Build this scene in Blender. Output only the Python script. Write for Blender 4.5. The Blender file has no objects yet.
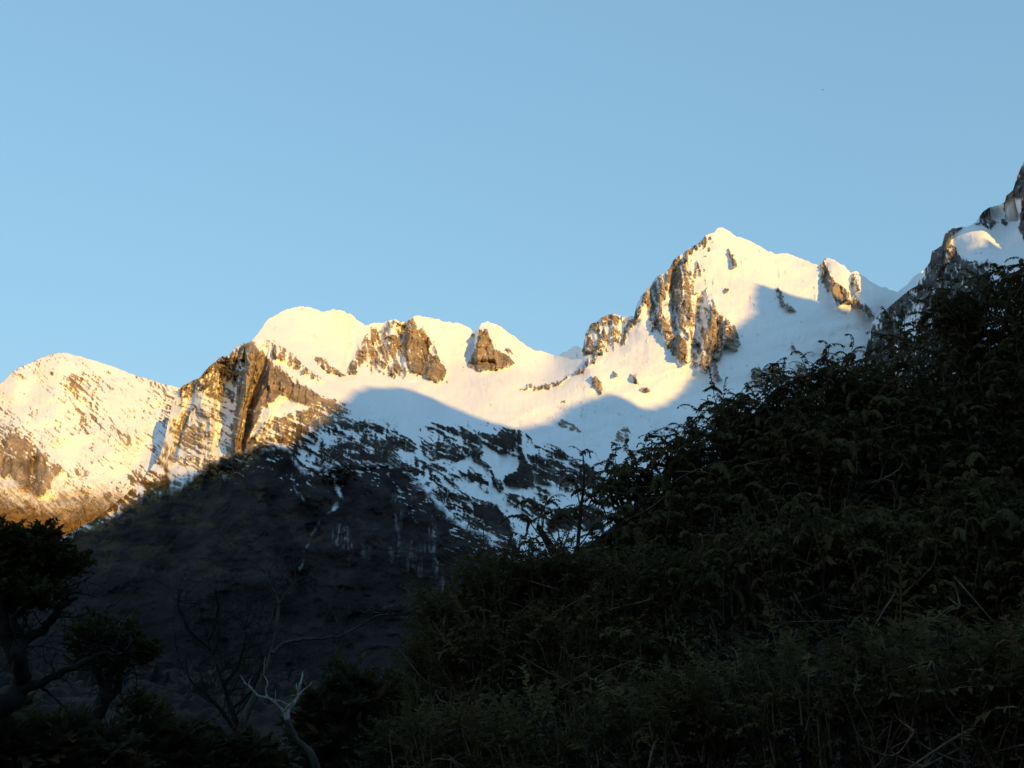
import bpy, math, random
import numpy as np
from mathutils import Vector, Matrix

random.seed(7)
RNG = np.random.default_rng(11)
C = bpy.context.scene.collection
sc = bpy.context.scene
D2R = math.radians

# ------------------------------------------------------------------ camera
EYE = np.array([0.0, 0.0, 1.6])
F_PX = 995.0
PITCH = math.atan(304.0 / F_PX)
cam_d = bpy.data.cameras.new('camera')
cam_d.sensor_width = 36.0
cam_d.lens = F_PX / 1024.0 * 36.0
cam_d.clip_start = 0.1
cam_d.clip_end = 60000.0
cam = bpy.data.objects.new('camera', cam_d)
C.objects.link(cam)
cam.location = EYE
cam.rotation_euler = (math.pi / 2 + PITCH, 0, 0)
sc.camera = cam

# ------------------------------------------------------------------ sky, sun, exposure
SUN_AZ = D2R(150.0)      # clockwise from the view direction (+Y): behind the camera, to the right
SUN_EL = D2R(5.0)
w = bpy.data.worlds.new('World')
sc.world = w
w.use_nodes = True
nt = w.node_tree
nt.nodes.clear()
sky = nt.nodes.new('ShaderNodeTexSky')
sky.sky_type = 'NISHITA'
sky.sun_disc = False
sky.sun_elevation = SUN_EL
sky.sun_rotation = SUN_AZ
sky.altitude = 300
sky.air_density = 1.65
sky.dust_density = 0.0
sky.ozone_density = 6.4
bg = nt.nodes.new('ShaderNodeBackground')
bg.inputs['Strength'].default_value = 0.15
wo = nt.nodes.new('ShaderNodeOutputWorld')
gm = nt.nodes.new('ShaderNodeGamma')      # softer contrast between zenith and horizon
gm.inputs['Gamma'].default_value = 0.41
nt.links.new(sky.outputs[0], gm.inputs['Color'])
nt.links.new(gm.outputs[0], bg.inputs[0])
nt.links.new(bg.outputs[0], wo.inputs[0])

sun_d = bpy.data.lights.new('sun', 'SUN')
sun_d.energy = 2.0
sun_d.angle = D2R(0.5)
sun_d.color = (0.78, 0.425, 0.080)
sun = bpy.data.objects.new('sun', sun_d)
C.objects.link(sun)
SUNV = np.array([math.sin(SUN_AZ) * math.cos(SUN_EL), math.cos(SUN_AZ) * math.cos(SUN_EL), math.sin(SUN_EL)])
sun.rotation_euler = Vector(SUNV).to_track_quat('Z', 'Y').to_euler()
sun.location = (300, -300, 900)

sc.view_settings.view_transform = 'Standard'
sc.view_settings.look = 'None'
sc.view_settings.gamma = 1.0
sc.view_settings.use_curve_mapping = False
sc.view_settings.exposure = 2.07
sc.render.engine = 'CYCLES'
sc.cycles.max_bounces = 5
sc.cycles.diffuse_bounces = 4
sc.cycles.glossy_bounces = 2

# ------------------------------------------------------------------ helpers
cp, sp_ = math.cos(PITCH), math.sin(PITCH)

def ray(px, py):
    """direction for a picture position, scaled to horizontal length 1"""
    a = (np.asarray(px, float) - 512.0) / F_PX
    b = (384.0 - np.asarray(py, float)) / F_PX
    x = a
    y = cp - b * sp_
    z = sp_ + b * cp
    h = np.sqrt(x * x + y * y)
    return np.stack([x / h, y / h, z / h], -1)

def at(px, py, d):
    """point seen at (px,py) whose horizontal distance is d metres"""
    return EYE + ray(px, py) * np.asarray(d, float)[..., None]

def tag(o, label=None, cat=None, group=None, kind=None):
    if label: o['label'] = label
    if cat: o['category'] = cat
    if group: o['group'] = group
    if kind: o['kind'] = kind
    return o

def thing(name, loc, label, cat, group=None):
    o = bpy.data.objects.new(name, None)
    o.empty_display_size = 0.3
    C.objects.link(o)
    o.location = loc
    return tag(o, label, cat, group)

def mesh_obj(name, verts, faces, mat, parent=None, smooth=False, attrs=None):
    """verts (n,3) in world space; faces: list of int arrays (k, n_corners)"""
    verts = np.asarray(verts, np.float32)
    if parent is not None:
        verts = verts - np.array(parent.location, np.float32)
    me = bpy.data.meshes.new(name)
    me.vertices.add(len(verts))
    me.vertices.foreach_set('co', verts.ravel())
    loops = np.concatenate([f.ravel() for f in faces]).astype(np.int32)
    tot = np.concatenate([np.full(len(f), f.shape[1], np.int32) for f in faces])
    start = np.concatenate([[0], np.cumsum(tot)[:-1]]).astype(np.int32)
    me.loops.add(len(loops))
    me.loops.foreach_set('vertex_index', loops)
    me.polygons.add(len(tot))
    me.polygons.foreach_set('loop_start', start)
    me.polygons.foreach_set('loop_total', tot)
    me.polygons.foreach_set('use_smooth', np.full(len(tot), smooth, bool))
    if attrs:
        for k, v in attrs.items():
            a = me.attributes.new(k, 'FLOAT_COLOR', 'POINT')
            a.data.foreach_set('color', np.asarray(v, np.float32).ravel())
    me.update(calc_edges=True)
    me.validate()
    me.materials.append(mat)
    o = bpy.data.objects.new(name, me)
    C.objects.link(o)
    if parent is not None:
        o.parent = parent
    return o

# ---- noise
def perlin(x, y, seed=0):
    r = np.random.default_rng(seed)
    p = r.permutation(256)
    p = np.concatenate([p, p])
    ang = r.uniform(0, 2 * np.pi, 256)
    gx, gy = np.cos(ang), np.sin(ang)
    xi = np.floor(x).astype(int); yi = np.floor(y).astype(int)
    xf = x - xi; yf = y - yi
    u = xf ** 3 * (xf * (xf * 6 - 15) + 10); v = yf ** 3 * (yf * (yf * 6 - 15) + 10)
    xi &= 255; yi &= 255
    def g(ix, iy, fx, fy):
        h = p[p[ix & 255] + (iy & 255)]
        return gx[h] * fx + gy[h] * fy
    a = g(xi, yi, xf, yf); b = g(xi + 1, yi, xf - 1, yf)
    c = g(xi, yi + 1, xf, yf - 1); d = g(xi + 1, yi + 1, xf - 1, yf - 1)
    return (a + u * (b - a)) * (1 - v) + (c + u * (d - c)) * v

def fbm(x, y, seed=0, oct=4, gain=0.5):
    s = 0; a = 1.0
    for k in range(oct):
        s = s + a * perlin(x * 2 ** k + 17.3 * k, y * 2 ** k - 9.1 * k, seed + k)
        a *= gain
    return s

def ridged(x, y, seed=0, oct=4, gain=0.5):
    s = 0; a = 1.0
    for k in range(oct):
        s = s + a * (1 - 2.2 * np.abs(perlin(x * 2 ** k + 5.7 * k, y * 2 ** k + 3.3 * k, seed + k)))
        a *= gain
    return s

def uniform01(n):
    s = np.sort(n.ravel()[::7])
    return (np.searchsorted(s, n.ravel()) / len(s)).reshape(n.shape)

def sstep(a, b, x):
    t = np.clip((x - a) / (b - a), 0, 1)
    return t * t * (3 - 2 * t)

def seg_dist(X, Y, pts):
    """distance to a polyline and position (0..1) along it"""
    best = np.full(X.shape, 1e9); par = np.zeros(X.shape)
    n = len(pts) - 1
    for k in range(n):
        (x0, y0), (x1, y1) = pts[k][:2], pts[k + 1][:2]
        dx, dy = x1 - x0, y1 - y0
        t = np.clip(((X - x0) * dx + (Y - y0) * dy) / (dx * dx + dy * dy + 1e-9), 0, 1)
        d = np.hypot(X - x0 - t * dx, Y - y0 - t * dy)
        m = d < best
        best = np.where(m, d, best); par = np.where(m, (k + t) / n, par)
    return best, par

def poly_sd(X, Y, pts):
    """signed distance to a polygon, positive inside"""
    d, _ = seg_dist(X, Y, list(pts) + [pts[0]])
    ins = np.zeros(X.shape, bool)
    n = len(pts)
    for k in range(n):
        (x0, y0), (x1, y1) = pts[k], pts[(k + 1) % n]
        c = ((y0 > Y) != (y1 > Y)) & (X < (x1 - x0) * (Y - y0) / (y1 - y0 + 1e-9) + x0)
        ins ^= c
    return np.where(ins, d, -d)

def tps(ctrl, X, Y, smooth=0.0):
    """thin-plate surface through (x, y, value) on the arrays X, Y"""
    P = np.array(ctrl, float)
    xs, ys, vs = P[:, 0] / 100, P[:, 1] / 100, P[:, 2]
    def U(r2): return np.where(r2 > 1e-12, 0.5 * r2 * np.log(r2 + 1e-12), 0)
    n = len(P)
    K = U((xs[:, None] - xs) ** 2 + (ys[:, None] - ys) ** 2) + smooth * np.eye(n)
    Q = np.stack([np.ones(n), xs, ys], 1)
    A = np.block([[K, Q], [Q.T, np.zeros((3, 3))]])
    sol = np.linalg.solve(A, np.concatenate([vs, np.zeros(3)]))
    out = sol[n] + sol[n + 1] * X / 100 + sol[n + 2] * Y / 100
    for k in range(n):
        out = out + sol[k] * U((X / 100 - xs[k]) ** 2 + (Y / 100 - ys[k]) ** 2)
    return out

# ---- materials
def new_mat(name):
    m = bpy.data.materials.new(name)
    m.use_nodes = True
    n = m.node_tree.nodes
    b = n['Principled BSDF']
    return m, n, m.node_tree.links, b

def ramp_mix(n, l, fac, c0, c1, p0=0.35, p1=0.65):
    r = n.new('ShaderNodeValToRGB')
    r.color_ramp.elements[0].position = p0; r.color_ramp.elements[0].color = (*c0, 1)
    r.color_ramp.elements[1].position = p1; r.color_ramp.elements[1].color = (*c1, 1)
    l.new(fac, r.inputs[0])
    return r.outputs[0]

def noise_node(n, l, scale, detail=5, rough=0.55, co=None):
    t = n.new('ShaderNodeTexNoise')
    t.inputs['Scale'].default_value = scale
    t.inputs['Detail'].default_value = detail
    t.inputs['Roughness'].default_value = rough
    if co is not None: l.new(co, t.inputs['Vector'])
    return t.outputs[0]

def mixc(n, l, fac, a, b):
    m = n.new('ShaderNodeMix'); m.data_type = 'RGBA'
    l.new(fac, m.inputs[0])
    for k, v in ((6, a), (7, b)):
        if isinstance(v, tuple): m.inputs[k].default_value = (*v, 1)
        else: l.new(v, m.inputs[k])
    return m.outputs[2]

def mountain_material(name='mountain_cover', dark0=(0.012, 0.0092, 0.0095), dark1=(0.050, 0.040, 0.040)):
    m, n, l, b = new_mat(name)
    geo = n.new('ShaderNodeNewGeometry'); co = geo.outputs['Position']
    att = n.new('ShaderNodeAttribute'); att.attribute_name = 'cover'
    sep = n.new('ShaderNodeSeparateColor'); l.new(att.outputs['Color'], sep.inputs[0])
    n1 = noise_node(n, l, 0.012, 7, 0.62, co)
    n2 = noise_node(n, l, 0.05, 6, 0.65, co)
    n3 = noise_node(n, l, 0.006, 4, 0.5, co)
    snow = mixc(n, l, n3, (0.74, 0.76, 0.80), (0.86, 0.86, 0.87))
    rock_a = ramp_mix(n, l, n1, (0.090, 0.070, 0.054), (0.430, 0.335, 0.235), 0.36, 0.66)
    rock_b = ramp_mix(n, l, n2, (0.125, 0.100, 0.078), (0.390, 0.305, 0.215), 0.38, 0.62)
    h = n.new('ShaderNodeValue'); h.outputs[0].default_value = 0.5
    rock = mixc(n, l, h.outputs[0], rock_a, rock_b)
    # alpha of the attribute: dark wall rock, and shade painted into the banded rock
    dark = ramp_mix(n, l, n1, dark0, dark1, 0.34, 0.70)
    veg = ramp_mix(n, l, n2, (0.075, 0.043, 0.014), (0.210, 0.125, 0.042), 0.36, 0.64)
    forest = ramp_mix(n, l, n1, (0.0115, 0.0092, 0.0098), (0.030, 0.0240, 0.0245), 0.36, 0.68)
    c = mixc(n, l, sep.outputs[0], snow, rock)
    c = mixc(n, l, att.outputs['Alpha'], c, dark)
    c = mixc(n, l, sep.outputs[1], c, veg)
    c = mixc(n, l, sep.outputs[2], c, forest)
    l.new(c, b.inputs['Base Color'])
    b.inputs['Roughness'].default_value = 0.85
    b.inputs['Specular IOR Level'].default_value = 0.02
    bump = n.new('ShaderNodeBump')
    bump.inputs['Distance'].default_value = 6.0
    mx = n.new('ShaderNodeMath'); mx.operation = 'MULTIPLY_ADD'
    l.new(sep.outputs[0], mx.inputs[0]); mx.inputs[1].default_value = 0.7; mx.inputs[2].default_value = 0.06
    l.new(mx.outputs[0], bump.inputs['Strength'])
    l.new(n2, bump.inputs['Height'])
    l.new(bump.outputs[0], b.inputs['Normal'])
    return m

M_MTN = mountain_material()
M_CRAG = mountain_material('grey_crag_cover', (0.045, 0.044, 0.047), (0.150, 0.146, 0.150))

def bark_material(name, c0, c1, scale=9.0):
    m, n, l, b = new_mat(name)
    tc = n.new('ShaderNodeTexCoord')
    mp = n.new('ShaderNodeMapping'); mp.inputs['Scale'].default_value = (1, 1, 0.35)
    l.new(tc.outputs['Object'], mp.inputs[0])
    nz = noise_node(n, l, scale, 6, 0.6, mp.outputs[0])
    l.new(ramp_mix(n, l, nz, c0, c1), b.inputs['Base Color'])
    b.inputs['Roughness'].default_value = 0.9
    b.inputs['Specular IOR Level'].default_value = 0.2
    bp = n.new('ShaderNodeBump'); bp.inputs['Strength'].default_value = 0.5; bp.inputs['Distance'].default_value = 0.02
    l.new(nz, bp.inputs['Height']); l.new(bp.outputs[0], b.inputs['Normal'])
    return m

def leaf_material(name, c0, c1, rust=(0.11, 0.055, 0.028)):
    m, n, l, b = new_mat(name)
    att = n.new('ShaderNodeAttribute'); att.attribute_name = 'tint'
    sep = n.new('ShaderNodeSeparateColor'); l.new(att.outputs['Color'], sep.inputs[0])
    c = mixc(n, l, sep.outputs[0], c0, c1)
    c = mixc(n, l, sep.outputs[1], c, rust)
    l.new(c, b.inputs['Base Color'])
    b.inputs['Roughness'].default_value = 0.7
    b.inputs['Specular IOR Level'].default_value = 0.05
    tl = n.new('ShaderNodeBsdfTranslucent'); l.new(c, tl.inputs['Color'])
    ms = n.new('ShaderNodeMixShader'); ms.inputs[0].default_value = 0.33
    l.new(b.outputs[0], ms.inputs[1]); l.new(tl.outputs[0], ms.inputs[2])
    l.new(ms.outputs[0], n['Material Output'].inputs['Surface'])
    return m

M_BARK = bark_material('dark_bark', (0.008, 0.006, 0.005), (0.022, 0.017, 0.013))
M_TWIG = bark_material('red_brown_twig', (0.060, 0.038, 0.026), (0.170, 0.110, 0.075), 20)
M_DEAD = bark_material('bleached_wood', (0.10, 0.09, 0.08), (0.30, 0.27, 0.235), 14)
M_LICHEN = bark_material('grey_lichen_bark', (0.020, 0.017, 0.014), (0.075, 0.064, 0.050), 12)
M_LEAF = leaf_material('arching_leaf', (0.054, 0.041, 0.020), (0.128, 0.096, 0.042))
M_LEAF2 = leaf_material('small_dark_leaf', (0.032, 0.030, 0.011), (0.072, 0.068, 0.020))
M_LEAF3 = leaf_material('bush_leaf', (0.034, 0.031, 0.017), (0.072, 0.062, 0.032))

# ------------------------------------------------------------------ terrain
def aniso(X, Y, ang, sx, sy, seed, oct=4, gain=0.55, kind=fbm):
    ca, sa = math.cos(ang), math.sin(ang)
    u = (X * ca + Y * sa) / sx
    v = (-X * sa + Y * ca) / sy
    return kind(u, v, seed, oct, gain)


def mountain(name, skyline, px0, px1, ncol, ybot, nrow, ctrl, ribs, rocks, extra, seed,
             rock_amp=16.0, snow_amp=3.0, ledge_ang=0.3, jag=1.0, grain=1.0, steep=lambda X, Y: 0 * X, pillar_lean=0.12):
    sx_, sy_ = zip(*skyline)
    px = np.concatenate([np.linspace(px0, -12, max(2, int((-12 - px0) / 3)), endpoint=False) if px0 < -12 else [], np.arange(max(px0, -12), min(px1, 1036), ncol),
                         np.linspace(1036, px1, max(2, int((px1 - 1036) / 3))) if px1 > 1036 else []])
    ncol = len(px)
    ys = np.interp(px, sx_, sy_)
    ys = ys + jag * fbm(px / 7.0, px * 0 + seed, seed + 90, 4, 0.6)
    v = np.linspace(0, 1, nrow)
    X = np.repeat(px[None, :], nrow, 0)
    Y = ys[None, :] + v[:, None] * (ybot - ys)[None, :]
    logd = [(a, b, math.log(c)) for a, b, c in ctrl]
    cs = slice(None, None, 6)
    # coarse grid for the smooth base form, then bilinear
    gx = np.linspace(px0, px1, 420); gy = np.linspace(Y.min() - 5, ybot + 5, 320)
    GX, GY = np.meshgrid(gx, gy)
    G = tps(logd, GX, GY, 0.002)
    fx = (X - px0) / (px1 - px0) * 419; fy = (Y - gy[0]) / (gy[-1] - gy[0]) * 319
    ix = np.clip(fx.astype(int), 0, 418); iy = np.clip(fy.astype(int), 0, 318)
    tx = fx - ix; ty = fy - iy
    d = np.exp((G[iy, ix] * (1 - tx) + G[iy, ix + 1] * tx) * (1 - ty) + (G[iy + 1, ix] * (1 - tx) + G[iy + 1, ix + 1] * tx) * ty)
    d0 = d.copy()
    # warped picture coordinates give natural edges to the cover
    WX = X + 3.4 * fbm(X / 22, Y / 22, seed + 1, 4, 0.6)
    WY = Y + 3.4 * fbm(X / 22 + 40, Y / 22, seed + 7, 4, 0.6)
    # rock share 0..1 from the regions
    share = np.zeros(X.shape)
    relief = np.zeros(X.shape)
    for pts, lev, soft in rocks:
        a = np.array(pts)
        m = (X > a[:, 0].min() - 40) & (X < a[:, 0].max() + 40) & (Y > a[:, 1].min() - 40) & (Y < a[:, 1].max() + 40)
        if not m.any(): continue
        sd = poly_sd(WX[m], WY[m], pts)
        k = sstep(-soft, soft, sd)
        if lev >= 0: share[m] = share[m] * (1 - k) + lev * k
        else: share[m] = share[m] * (1 - k * (-lev))
    LX = X + 5 * fbm(X / 45, Y / 45, seed + 13, 4, 0.6); LY = Y + 5 * fbm(X / 45 + 9, Y / 45, seed + 17, 4, 0.6)
    q_ = grain
    nz = 0.85 * aniso(LX, LY, ledge_ang, 34 * q_, 3.8 * q_, seed + 21, 5, 0.58) + 0.50 * aniso(LX, LY, ledge_ang + 1.05, 26 * q_, 4.6 * q_, seed + 33, 5, 0.58) \
        + 0.40 * fbm(LX / (30 * q_), LY / (26 * q_), seed + 41, 3, 0.55) + 0.22 * fbm(X / (4.6 * q_), Y / (3.0 * q_), seed + 45, 3, 0.6)
    nzv = 0.75 * aniso(LX, LY, 1.42, 26 * q_, 4.2 * q_, seed + 121, 5, 0.62) + 0.45 * aniso(LX, LY, 0.75, 14 * q_, 4.5 * q_, seed + 131, 4, 0.6) + 0.3 * fbm(X / 3.6, Y / 3.6, seed + 141, 3, 0.6)
    sel = steep(X, Y)
    nz = nz * (1 - sel) + nzv * sel
    nz = uniform01(nz)
    cl = fbm(LX / 60, LY / 44, seed + 47, 3, 0.5)
    band = uniform01(aniso(LX, LY, ledge_ang + 0.25, 70, 13, seed + 151, 4, 0.55))
    share = np.where(share < 0.5, share * np.clip(0.55 + 1.6 * cl + 0.9 * sstep(0.55, 0.9, band), 0.12, 2.0), share)
    rock = sstep(-0.05, 0.05, share - nz * 0.98 - 0.01)
    # thin snow ledges and couloirs crossing the rock
    ln1 = np.abs(aniso(LX, LY, ledge_ang, 30, 4.2, seed + 101, 3, 0.5)); ln2 = np.abs(aniso(LX, LY, ledge_ang + 1.2, 40, 11, seed + 105, 3, 0.5))
    keep = sstep(-0.25, 0.2, fbm(X / 18, Y / 18, seed + 109, 3))
    rock = rock * (1 - 0.85 * (1 - 0.85 * sstep(0.80, 0.90, share)) * keep * np.maximum(sstep(0.075, 0.03, ln1), 0.8 * sstep(0.05, 0.015, ln2)))
    cover = np.zeros(X.shape + (4,))
    cover[..., 0] = rock
    # ribs and gullies
    RX = X + 2.5 * fbm(X / 14, Y / 14, seed + 51, 3); RY = Y
    for rb in ribs:
        pts, width, amp = rb[:3]
        a = np.array(pts)
        mw = width * 2.5
        m = (X > a[:, 0].min() - mw) & (X < a[:, 0].max() + mw) & (Y > a[:, 1].min() - mw) & (Y < a[:, 1].max() + mw)
        if not m.any(): continue
        dist, par = seg_dist(RX[m], RY[m], pts)
        t = np.clip(dist / width, 0, 3)
        prof = np.exp(-1.4 * t * t) if len(rb) < 4 else 1 - sstep(0.65, 1.1, t)
        d[m] -= amp * prof * np.clip(np.minimum(par, 1 - par) * 6 + 0.35, 0, 1)
    # rock relief: vertical ribbing and blocks; snow: gentle swells
    rs = np.clip(rock * 0.75 + share * 0.35, 0, 1)
    rel = ridged(X / 13 + 0.4 * fbm(X / 30, Y / 30, seed + 3), Y / 34, seed + 60, 5, 0.55) + 0.8 * fbm(X / 9, Y / 9, seed + 70, 4, 0.6)
    d -= rock_amp * (0.35 + 0.65 * sel) * rs * rel
    d -= snow_amp * (1 - 0.6 * rs) * (fbm(X / 60, Y / 26, seed + 80, 4, 0.5) * 2.2)
    pil = sstep(0.34, 0.78, share) * np.clip(sel + 0.35, 0, 1)
    PX = X + 4.5 * fbm(X / 30, Y / 34, seed + 171, 4, 0.55) + (Y - 350) * pillar_lean
    for wd_, am_, sd_ in ((17.0, 34.0, 181), (8.0, 15.0, 191)):
        u = PX / wd_ + 0.9 * fbm(X / 50, Y / 40, seed + sd_, 3)
        fr = u - np.floor(u); cell = np.floor(u)
        hgt = 0.55 + 0.45 * np.sin(cell * 12.9898 + np.floor(Y / 46 + np.sin(cell * 7.1) * 2) * 4.1)
        d -= am_ * pil * hgt * np.where(fr < 0.14, fr / 0.14, 1 - (fr - 0.14) / 0.86)
    run = fbm(X / 6.5 + 0.5 * fbm(X / 20, Y / 20, seed + 161, 3), Y / 30, seed + 163, 4, 0.55) + 0.5 * ridged(X / 24 + Y / 60, Y / 22, seed + 167, 4, 0.5)
    d -= (1 - 0.8 * rs) * (3.0 * run + 16 * fbm(X / 34 + Y / 70, Y / 17, seed + 201, 3, 0.45))
    if extra is not None:
        d, cover = extra(X, Y, WX, WY, d, cover, nz, share)
    P = at(X, Y, d)
    # the back of the mountain, hidden from here: falls away behind the crest
    back = []
    d_c = d[0]; z_c = P[0, :, 2]
    rr = ray(X[0], Y[0])
    for k, (fd, fz) in enumerate(((1.012, 0.985), (1.04, 0.93), (1.10, 0.80), (1.2, 0.58), (1.33, 0.30), (1.5, -0.03))):
        q = EYE + rr * (d_c * fd)[:, None]
        q[:, 2] = z_c * fz + 14 * fbm(px / 25, px * 0 + k * 3.1, seed + 5, 3) * (1 if k < 5 else 0)
        back.append(q)
    back = np.stack(back[::-1])
    V = np.concatenate([back, P], 0)
    cb = np.zeros((6, ncol, 4)); cb[..., 0] = uniform01(fbm(np.repeat(px[None] / 9, 6, 0), np.arange(6)[:, None] * 0.8 + 0 * px[None], seed + 2)) * 0.8
    cov = np.concatenate([cb, cover], 0)
    nr = nrow + 6
    idx = np.arange(nr * ncol).reshape(nr, ncol)
    q = np.stack([idx[:-1, :-1], idx[1:, :-1], idx[1:, 1:], idx[:-1, 1:]], -1).reshape(-1, 4)
    o = mesh_obj(name, V.reshape(-1, 3), [q], M_MTN, None, True, {'cover': cov.reshape(-1, 4)})
    def lookup(qx, qy):
        j = int(np.argmin(np.abs(px - qx)))
        i = int(round((qy - ys[j]) / (ybot - ys[j]) * (nrow - 1)))
        i = min(max(i, 0), nrow - 1)
        return P[i, j]
    return o, lookup

# --- the big snowy massif in the middle
sky_c = [(-240, 680), (-120, 620), (0, 564), (60, 538), (93, 521), (115, 503), (135, 487), (150, 470), (160, 455), (166, 432), (172, 405), (178, 390), (183, 386),
         (192, 381), (200, 377), (207, 369), (214, 362), (221, 357), (229, 355), (236, 347), (243, 343), (250, 342), (256, 336), (262, 328),
         (266, 321), (275, 315), (288, 309), (300, 306), (311, 307), (322, 312), (333, 309.5), (341, 310), (351, 314), (357, 320), (365, 325), (372, 323.5), (384, 322.5),
         (388, 320), (395, 319), (402, 322), (408, 321), (413, 315.5), (420, 315.5), (431, 318), (446, 321.5), (461, 324), (470, 328), (474, 334), (478, 329),
         (482, 323), (488, 321.5), (496, 324), (507, 331), (519, 340), (527, 346), (534, 349.5), (545, 352), (556, 356), (566, 352), (574, 346), (583, 349), (585, 335), (590, 325), (597, 321),
         (606, 315), (615, 313.5), (622, 317), (634, 316), (637, 304), (641, 296), (650, 287), (656, 276), (664, 274), (670, 268), (674, 259), (683, 253), (691, 247),
         (700, 242), (706, 235), (713, 233), (718, 227.5), (723, 227), (729, 231), (734, 235.5), (745, 238.5), (757, 244.5), (766, 250), (776, 254), (785, 253), (793, 255),
         (805, 260), (817, 265.5), (821, 264), (825, 258), (829, 257.5), (836, 261), (845, 267), (850, 272), (856, 271), (866, 278), (875, 284), (882, 287), (892, 290), (898, 292),
         (903, 288), (908, 283), (914, 277), (920, 272), (930, 266), (945, 270), (975, 290), (1030, 320), (1150, 420), (1300, 560)]
ctrl_c = [(x, 700, 1400) for x in (-240, 0, 200, 400, 600, 800, 1000, 1300)] + \
    [(150, 620, 1650), (350, 620, 1620), (550, 620, 1600), (800, 620, 1650), (0, 620, 1700),
     (100, 560, 1920), (220, 560, 1850), (350, 560, 1800), (500, 560, 1830), (700, 560, 1900), (0, 572, 2000),
     (130, 500, 2300), (200, 500, 2170), (300, 500, 1985), (430, 500, 2040), (550, 500, 2170), (700, 500, 2350), (90, 525, 2200),
     (170, 440, 2600), (200, 450, 2420), (235, 450, 2290), (300, 450, 2150), (400, 450, 2270), (470, 450, 2310), (560, 450, 2430), (640, 450, 2560), (800, 450, 2650),
     (195, 400, 2640), (250, 400, 2420), (300, 400, 2320), (340, 402, 2380), (400, 402, 2640), (500, 402, 2700), (600, 402, 2760), (690, 402, 2900), (850, 400, 3250), (870, 390, 3350), (780, 400, 2950),
     (181, 388, 2750), (255, 342, 2600), (220, 365, 2680), (300, 372, 2540), (350, 372, 2800), (420, 387, 2800), (500, 390, 2830),
     (300, 307, 3080), (335, 312, 3120), (275, 325, 2900), (320, 350, 2860), (357, 322, 3250), (360, 362, 2980),
     (420, 318, 3320), (420, 370, 3060), (440, 382, 2960), (495, 324, 3400), (485, 362, 3160), (520, 372, 3110),
     (552, 356, 3600), (545, 367, 3350), (560, 382, 2980), (590, 370, 2980),
     (604, 318, 3520), (590, 350, 3330), (620, 345, 3290), (650, 290, 3620), (650, 350, 3130), (690, 250, 3800), (690, 300, 3470), (690, 350, 3120),
     (720, 230, 3950), (730, 280, 3580), (760, 330, 3230), (720, 380, 2990), (755, 245, 3940), (800, 260, 3900), (800, 330, 3280),
     (850, 271, 3800), (850, 305, 3560), (878, 300, 3640), (900, 291, 3950), (900, 330, 3700), (900, 450, 3050), (1000, 450, 3100), (930, 268, 4300), (960, 310, 3900), (1060, 380, 3500), (1200, 500, 2800)]
ribs_c = [  # (polyline, width px, metres towards the camera)
    ([(251, 343), (250, 372), (245, 400), (240, 425), (237, 448)], 5.5, 75, 1),
    ([(264, 350), (258, 375), (252, 398), (246, 425), (240, 452)], 5.5, -75, 1),
    ([(276, 365), (276, 385), (264, 405), (258, 430)], 10, 45, 1),
    ([(231, 368), (226, 390), (224, 415), (222, 452)], 12, -100, 1),
    ([(205, 372), (200, 400), (214, 420), (212, 440)], 8, 35),
    ([(194, 384), (186, 412), (176, 440), (172, 460)], 4, -40, 1),
    ([(290, 378), (291, 402)], 3, -30),
    ([(262, 340), (300, 365), (345, 398), (390, 418)], 7, 25),
    ([(356, 322), (352, 350), (346, 374)], 5, -45),
    ([(366, 326), (362, 352)], 5, 30),
    ([(383, 322), (376, 352), (372, 372)], 5, -35),
    ([(392, 322), (394, 350)], 6, 35), ([(405, 324), (398, 352)], 4, -40),
    ([(418, 322), (413, 350), (410, 374)], 9, 60, 1), ([(428, 340), (420, 366)], 4, -35), ([(438, 345), (432, 378)], 7, 35),
    ([(474, 333), (468, 358)], 4, -45), ([(488, 326), (486, 345), (486, 362)], 12, 85, 1), ([(520, 345), (508, 362)], 6, 25),
    ([(596, 325), (593, 354)], 12, 80, 1), ([(602, 322), (602, 345)], 4, -40), ([(612, 318), (612, 342)], 6, 40), ([(624, 320), (622, 338)], 4, -40),
    ([(644, 298), (640, 322)], 6, 45), ([(655, 280), (652, 318)], 4, -45), ([(664, 276), (664, 312), (668, 336)], 7, 60, 1),
    ([(676, 262), (672, 300), (674, 330)], 5, -60), ([(687, 264), (686, 310), (683, 360)], 7, 75, 1), ([(701, 296), (698, 312), (700, 330), (695, 356)], 4.6, -65, 1),
    ([(712, 300), (710, 335), (703, 366)], 6, 60, 1), ([(724, 312), (728, 342)], 7, 30), ([(732, 252), (735, 268)], 4, 25),
    ([(484, 388), (520, 384), (560, 378), (590, 366), (620, 352), (640, 340)], 12, 30),
    ([(832, 262), (838, 285), (844, 305)], 9, 70, 1), ([(826, 262), (824, 285)], 4, -30), ([(856, 275), (862, 296), (874, 318)], 6, 35),
    ([(853, 282), (852, 298)], 3, -40),
    # the dark front wall: gullies running down
    ([(336, 470), (340, 500), (318, 525), (300, 590), (280, 640)], 14, -45), ([(372, 470), (362, 540), (350, 600)], 22, 40),
    ([(433, 487), (473, 523), (506, 545)], 8, -25), ([(484, 447), (498, 509), (520, 552)], 8, -22), ([(440, 520), (420, 600)], 18, 35),
    ([(260, 470), (240, 540), (190, 620)], 24, 50), ([(215, 480), (190, 540), (140, 600)], 20, -40), ([(230, 640), (215, 660), (190, 690)], 10, -25),
    ([(460, 425), (452, 470)], 5, -18), ([(516, 430), (514, 470)], 5, -25), ([(545, 445), (556, 500)], 6, 18), ([(500, 430), (495, 470)], 7, 20)]
R = []
def rk(lev, *pts, soft=3.0): R.append((list(pts), lev, soft))
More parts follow.
